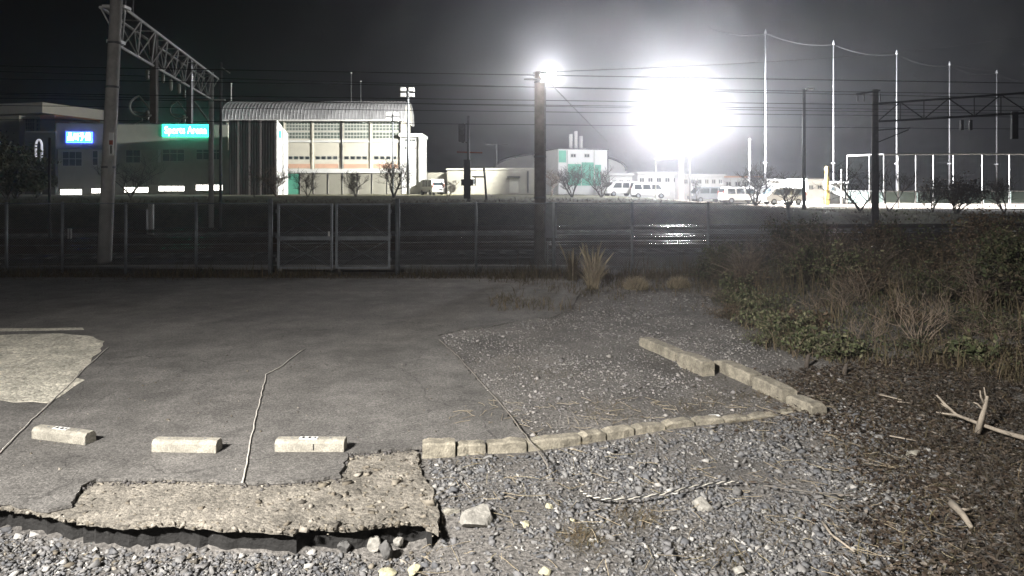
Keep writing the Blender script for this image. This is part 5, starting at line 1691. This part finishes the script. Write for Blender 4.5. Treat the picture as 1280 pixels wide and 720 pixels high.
for (X, Yv, H, Rr, dep, px) in clumps:
    z0 = float(terr(X, Yv))
    u_ = nr.uniform()
    if dep == 0.0: kind = 'g'
    elif dep < 1.8: kind = 'g' if u_ < .34 else 'bare' if u_ < .6 else 'b' if u_ < .8 else 'o'
    else: kind = 'b' if u_ < .40 else 'o' if u_ < .60 else 'g' if u_ < .66 else 'bare'
    ns = int(nr.uniform(26, 46) * (.6 + H))
    an = nr.uniform(0, 6.28, ns); el = np.arccos(nr.uniform(.25, 1, ns))
    ln = nr.uniform(.65, 1.15, ns)
    tip = np.stack([np.cos(an) * np.sin(el) * Rr * 1.25, np.sin(an) * np.sin(el) * Rr * 1.25, np.cos(el) ** .6 * H], 1) * ln[:, None]
    t = np.linspace(0, 1, 5)
    base = np.array([X, Yv, z0]) + np.stack([nr.normal(0, .08, ns), nr.normal(0, .08, ns), np.zeros(ns)], 1)
    bend = np.stack([t ** 1.5, t ** 1.5, 1 - (1 - t) ** 1.35], -1)
    P5 = base[:, None, :] + tip[:, None, :] * bend[None] + nr.normal(0, .022, (ns, 5, 3)) * t[None, :, None]
    rd = nr.uniform(.0025, .0065, ns)[:, None] * (1 - .6 * t)
    (stem_p if kind == 'bare' or nr.uniform() < .18 else stem_d).append((P5, rd))
    # side twigs
    nt_ = ns * (5 if kind == 'bare' else 2)
    i = nr.integers(0, ns, nt_); s_ = nr.integers(2, 5, nt_)
    d = nr.normal(0, 1, (nt_, 3)); d[:, 2] = np.abs(d[:, 2]) * .8; d /= np.linalg.norm(d, axis=1)[:, None]
    Ls = nr.uniform(.08, .30, nt_) * (.6 + H * .5)
    tw = P5[i, s_][:, None, :] + d[:, None, :] * (Ls[:, None] * np.linspace(0, 1, 4))[..., None] + nr.normal(0, .01, (nt_, 4, 3)) * np.linspace(0, 1, 4)[None, :, None]
    twig.append(tw)
    if kind != 'bare':
        nl = int(ns * nr.uniform(14, 26))
        src = np.concatenate([P5[:, 2:].reshape(-1, 3), tw[:, 1:].reshape(-1, 3)])
        c = src[nr.integers(0, len(src), nl)] + nr.normal(0, .028, (nl, 3))
        c[:, 2] = np.maximum(c[:, 2], z0 + .015)
        lv[kind].append(c); lsz[kind].append(nr.uniform(.55, 1.25, nl) * nr.uniform(.014, .038))
def cat_t(l): return np.concatenate([a_ for a_, _ in l]), np.concatenate([b_ for _, b_ in l])
a_, b_ = cat_t(stem_d); tubes('thicket_stems', a_, b_, M_TWIG, kind='stuff')
a_, b_ = cat_t(stem_p); tubes('thicket_dry_stems', a_, b_, M_TWIGP, kind='stuff')
tw = np.concatenate(twig)
sel = nr.uniform(0, 1, len(tw)) < .3
tubes('thicket_twigs', tw[~sel], np.full((len(tw[~sel]), 4), .0024) * np.linspace(1, .5, 4), M_TWIG, kind='stuff')
tubes('thicket_dry_twigs', tw[sel], np.full((len(tw[sel]), 4), .0022) * np.linspace(1, .5, 4), M_TWIGP, kind='stuff')
for kk, nm, mm in (('g', 'green_undergrowth', M_LEAFG), ('b', 'rusty_undergrowth', M_LEAFB), ('o', 'bramble_undergrowth', M_LEAF)):
    leaves(nm, np.concatenate(lv[kk]), np.concatenate(lsz[kk]), mm, kind='stuff')
# low ground cover in the gaps
q2 = thicket_pts(26000); n = len(q2)
c = np.stack([q2[:, 0], q2[:, 1], terr(q2[:, 0], q2[:, 1]) + nr.gamma(1.5, .05, n)], 1)
leaves('ground_cover', c, nr.uniform(.010, .026, n), M_LEAF, kind='stuff')
# grass at the foot and edge of the thicket
n = 16000
q3 = thicket_pts(n * 3)
edge = np.exp(-np.maximum(q3[:, 2], 0) / .9)
q3 = q3[nr.uniform(0, 1, len(q3)) < edge * .9][:n]
n = len(q3)
b = np.stack([q3[:, 0], q3[:, 1] - nr.uniform(0, .5, n), np.zeros(n)], 1); b[:, 2] = terr(b[:, 0], b[:, 1])
blades('thicket_grass', b, nr.gamma(2.4, .05, n), nr.uniform(.03, .2, n), nr.uniform(.003, .007, n), M_STRAWD, kind='stuff')

# dry stalks standing through the growth
q4 = thicket_pts(5200)
h4 = thicket_h(q4) * .55
b = np.stack([q4[:, 0], q4[:, 1], terr(q4[:, 0], q4[:, 1])], 1)
blades('thicket_stalks', b, h4 * nr.uniform(.5, 1.35, len(b)) + .05, nr.uniform(.1, .6, len(b)) * h4, nr.uniform(.0025, .006, len(b)), M_STRAWD, kind='stuff')

# shrubs that stand out of the thicket
bare_tree(1148, 462, 352, 8.6, 'pale bare-stemmed shrub fanning up from the front of the thicket', 31, trunks=9, levels=2, m=M_TWIGP, spread=.55, n_child=4, cat='shrub', name='bare_shrub', r0=.011)
bare_tree(1088, 452, 375, 8.9, 'smaller bare shrub left of the pale fanning one', 32, trunks=6, levels=2, m=M_TWIGP, spread=.6, n_child=4, cat='shrub', name='bare_shrub', r0=.007)
bare_tree(1000, 330, 268, 16.4, 'dark bush at the back of the thicket near its left end', 33, trunks=7, levels=2, leaf=M_LEAF, nleaf=3500, lsz=.035, cat='bush', name='bush', r0=.014)
bare_tree(905, 338, 296, 16.6, 'bush with scattered pale leaves at the left end of the thicket', 34, trunks=6, levels=2, leaf=M_LEAFG, nleaf=1700, lsz=.03, cat='bush', name='bush', r0=.012)
bare_tree(1215, 350, 262, 14.5, 'tall rusty bush at the back of the thicket', 35, trunks=8, levels=2, leaf=M_LEAFB, nleaf=4500, lsz=.035, cat='bush', name='bush', r0=.014)
bare_tree(1110, 345, 275, 15.0, 'rusty brown bush in the middle of the thicket crest', 36, trunks=7, levels=2, leaf=M_LEAFB, nleaf=3600, lsz=.033, cat='bush', name='bush', r0=.013)
bare_tree(1275, 400, 275, 10.5, 'high bush at the right edge of the thicket', 37, trunks=8, levels=2, leaf=M_LEAF, nleaf=4200, lsz=.032, cat='bush', name='bush', r0=.012)

# ------------------------------------------------------------------ litter, straw, fallen wood
def litter_pts(n, px0, py0, py1):
    out = np.zeros((0, 3))
    while len(out) < n:
        Y = nr.uniform(3.4, 8.2, 5000); X = nr.uniform(1.0, 8, 5000)
        px = 640 + X / Y * FPX; py = HY + 1870 / Y
        edge = np.interp(py, [440, 520, 560, 640, 720], [965, 1040, 1080, 1120, 1090]) + 40 * wob(X, Y, 2.6, 3.0) + px0
        ok = (px > edge - nr.exponential(28, 5000)) & (px < 1420) & (py > py0) & (py < py1)
        out = np.concatenate([out, np.stack([X, Y, terr(X, Y)], 1)[ok]])
    return out[:n]
c = litter_pts(27000, 0, 440, 800); c[:, 2] += nr.uniform(.006, .035, len(c))
leaves('leaf_litter', c, nr.uniform(.010, .034, len(c)), M_LITTER, flat=.55, kind='stuff')
b = litter_pts(7000, 10, 470, 800)
blades('litter_grass', b, nr.gamma(2, .018, len(b)), nr.uniform(.05, .3, len(b)), nr.uniform(.0022, .005, len(b)), M_STRAWD, kind='stuff')
b = litter_pts(900, 120, 500, 800)
blades('dark_brush', b, nr.uniform(.06, .26, len(b)), nr.uniform(.1, .4, len(b)), nr.uniform(.003, .006, len(b)), mat('dark_stalk', (.035, .028, .02), .9), kind='stuff')
# loose straws and dead tufts on the gravel
n = 380
Y = nr.uniform(3.9, 7.0, n); X = nr.uniform(-.6, 3.2, n)
z = terr(X, Y) + .022
an = nr.uniform(0, 6.28, n); L_ = nr.uniform(.05, .22, n)
t = np.linspace(-.5, .5, 4)
pts = np.stack([X[:, None] + np.cos(an)[:, None] * L_[:, None] * t, Y[:, None] + np.sin(an)[:, None] * L_[:, None] * t, z[:, None] + 0 * t + nr.uniform(0, .015, (n, 4))], -1)
tubes('loose_straw', pts, np.full((n, 4), .0022), M_STRAW, kind='stuff')
tb_, th = [], []
for (x, y, s, k) in ((725, 668, .16, 260), (800, 640, .20, 200), (905, 690, .22, 160), (860, 512, .3, 110), (905, 500, .35, 170), (955, 498, .3, 170), (760, 515, .35, 200), (975, 655, .25, 160), (1075, 560, .22, 220), (690, 470, .4, 120), (640, 452, .4, 90), (880, 460, .4, 90), (930, 530, .25, 160)):
    g = G(x, y)
    bx = nr.normal(g.x, s * .5, k); by = nr.normal(g.y, s * .5, k)
    tb_.append(np.stack([bx, by, terr(bx, by)], 1))
b = np.concatenate(tb_); n = len(b)
blades('dead_grass_tufts', b, nr.gamma(2, .014, n) + .01, nr.uniform(.04, .16, n), nr.uniform(.0014, .003, n), M_STRAWD, kind='stuff')

def fallen_branch(px_paths, label, m=M_WOOD, name='fallen_branch'):
    b = G(*px_paths[0][0][0][:2])
    t = thing(name, label, 'branch', (b.x, b.y, float(terr(b.x, b.y))))
    for path, r0, nm in px_paths:
        Y0 = None
        pts = []
        for (x, y, yg) in path:      # yg: row of the ground below the point
            g = G(x, yg); z = float(terr(g.x, g.y))
            g = G(x, yg, z)
            pts.append(P(x, y, g.y) + Vector((0, 0, .015)))
        rs = [r0 * (1 - .55 * i / max(1, len(pts) - 1)) for i in range(len(pts))]
        MB().tube(pts, rs, 7).build(nm, m, t, smooth=True)
    return t
fallen_branch([([(1285, 551, 556), (1250, 541, 548), (1222, 531, 540), (1196, 521, 530), (1182, 508, 524), (1171, 496, 520)], .021, 'limb'),
               ([(1222, 543, 545), (1227, 525, 545), (1232, 508, 545), (1234, 497, 545)], .026, 'limb'),
               ([(1229, 515, 545), (1222, 507, 545), (1217, 505, 545)], .010, 'twig'),
               ([(1231, 508, 545), (1226, 498, 545), (1225, 490, 545)], .010, 'twig'),
               ([(1233, 502, 545), (1231, 492, 545), (1230, 486, 545)], .009, 'twig'),
               ([(1196, 521, 530), (1180, 519, 527), (1170, 517, 525)], .012, 'twig'),
               ([(1188, 514, 525), (1176, 506, 523)], .011, 'twig')], 'bleached forked branch lying below the thicket on the right')
fallen_branch([([(1100, 495, 498), (1128, 502, 504)], .010, 'limb'), ([(1122, 504, 506), (1140, 506, 508)], .008, 'twig')], 'thin pale stick left of the bleached forked branch')
fallen_branch([([(1028, 655, 659), (1040, 672, 676), (1054, 682, 686), (1068, 693, 697)], .010, 'limb'), ([(1040, 672, 676), (1036, 684, 688)], .006, 'twig')], 'pale kinked stick on the gravel near the bottom right')
fallen_branch([([(1190, 632, 640), (1205, 648, 654), (1214, 662, 668)], .030, 'limb'), ([(1200, 640, 648), (1216, 640, 646)], .012, 'twig')], 'short rotten branch in the leaf litter at the bottom right')
fallen_branch([([(1112, 547, 550), (1145, 553, 556)], .007, 'limb')], 'thin straight twig at the edge of the leaf litter')
# stumps of cut stems at the foot of the thicket
for x, y, hgt, lab in ((1008, 462, .16, 'short dark stump at the front left of the thicket'), (1055, 474, .13, 'broken dark stub below the smaller bare shrub')):
    g = G(x, y); z = float(terr(g.x, g.y))
    single(MB().tube([(g.x, g.y, z - .03), (g.x + .01, g.y, z + hgt * .6), (g.x + .03, g.y, z + hgt)], [.035, .026, .018], 8), 'stump', M_BARK, lab, 'stump', loc=Vector((g.x, g.y, z)), smooth=True)

# ------------------------------------------------------------------ night haze, also put in to make the glare round the lamps
bx0, bx1 = gx.min() - 5, gx.max() + 5
by0, by1 = gy.min() - 5, gy.max() + 5
bz0, bz1 = -1.6, 23.5
hz = bpy.data.materials.new('glare_haze')
hz.use_nodes = True
nt = hz.node_tree
nt.nodes.remove(nt.nodes['Principled BSDF'])
pv = nt.nodes.new('ShaderNodeVolumePrincipled')
pv.inputs['Color'].default_value = (.93, .94, 1.0, 1)
pv.inputs['Density'].default_value = HAZE_DENSITY
pv.inputs['Anisotropy'].default_value = HAZE_G
nt.links.new(pv.outputs['Volume'], nt.nodes['Material Output'].inputs['Volume'])
hz.cycles.homogeneous_volume = True
hz.cycles.volume_sampling = 'EQUIANGULAR'
MB().box(((bx0 + bx1) / 2, (by0 + by1) / 2, (bz0 + bz1) / 2), (bx1 - bx0, by1 - by0, bz1 - bz0)).build('haze', hz, kind='stuff')
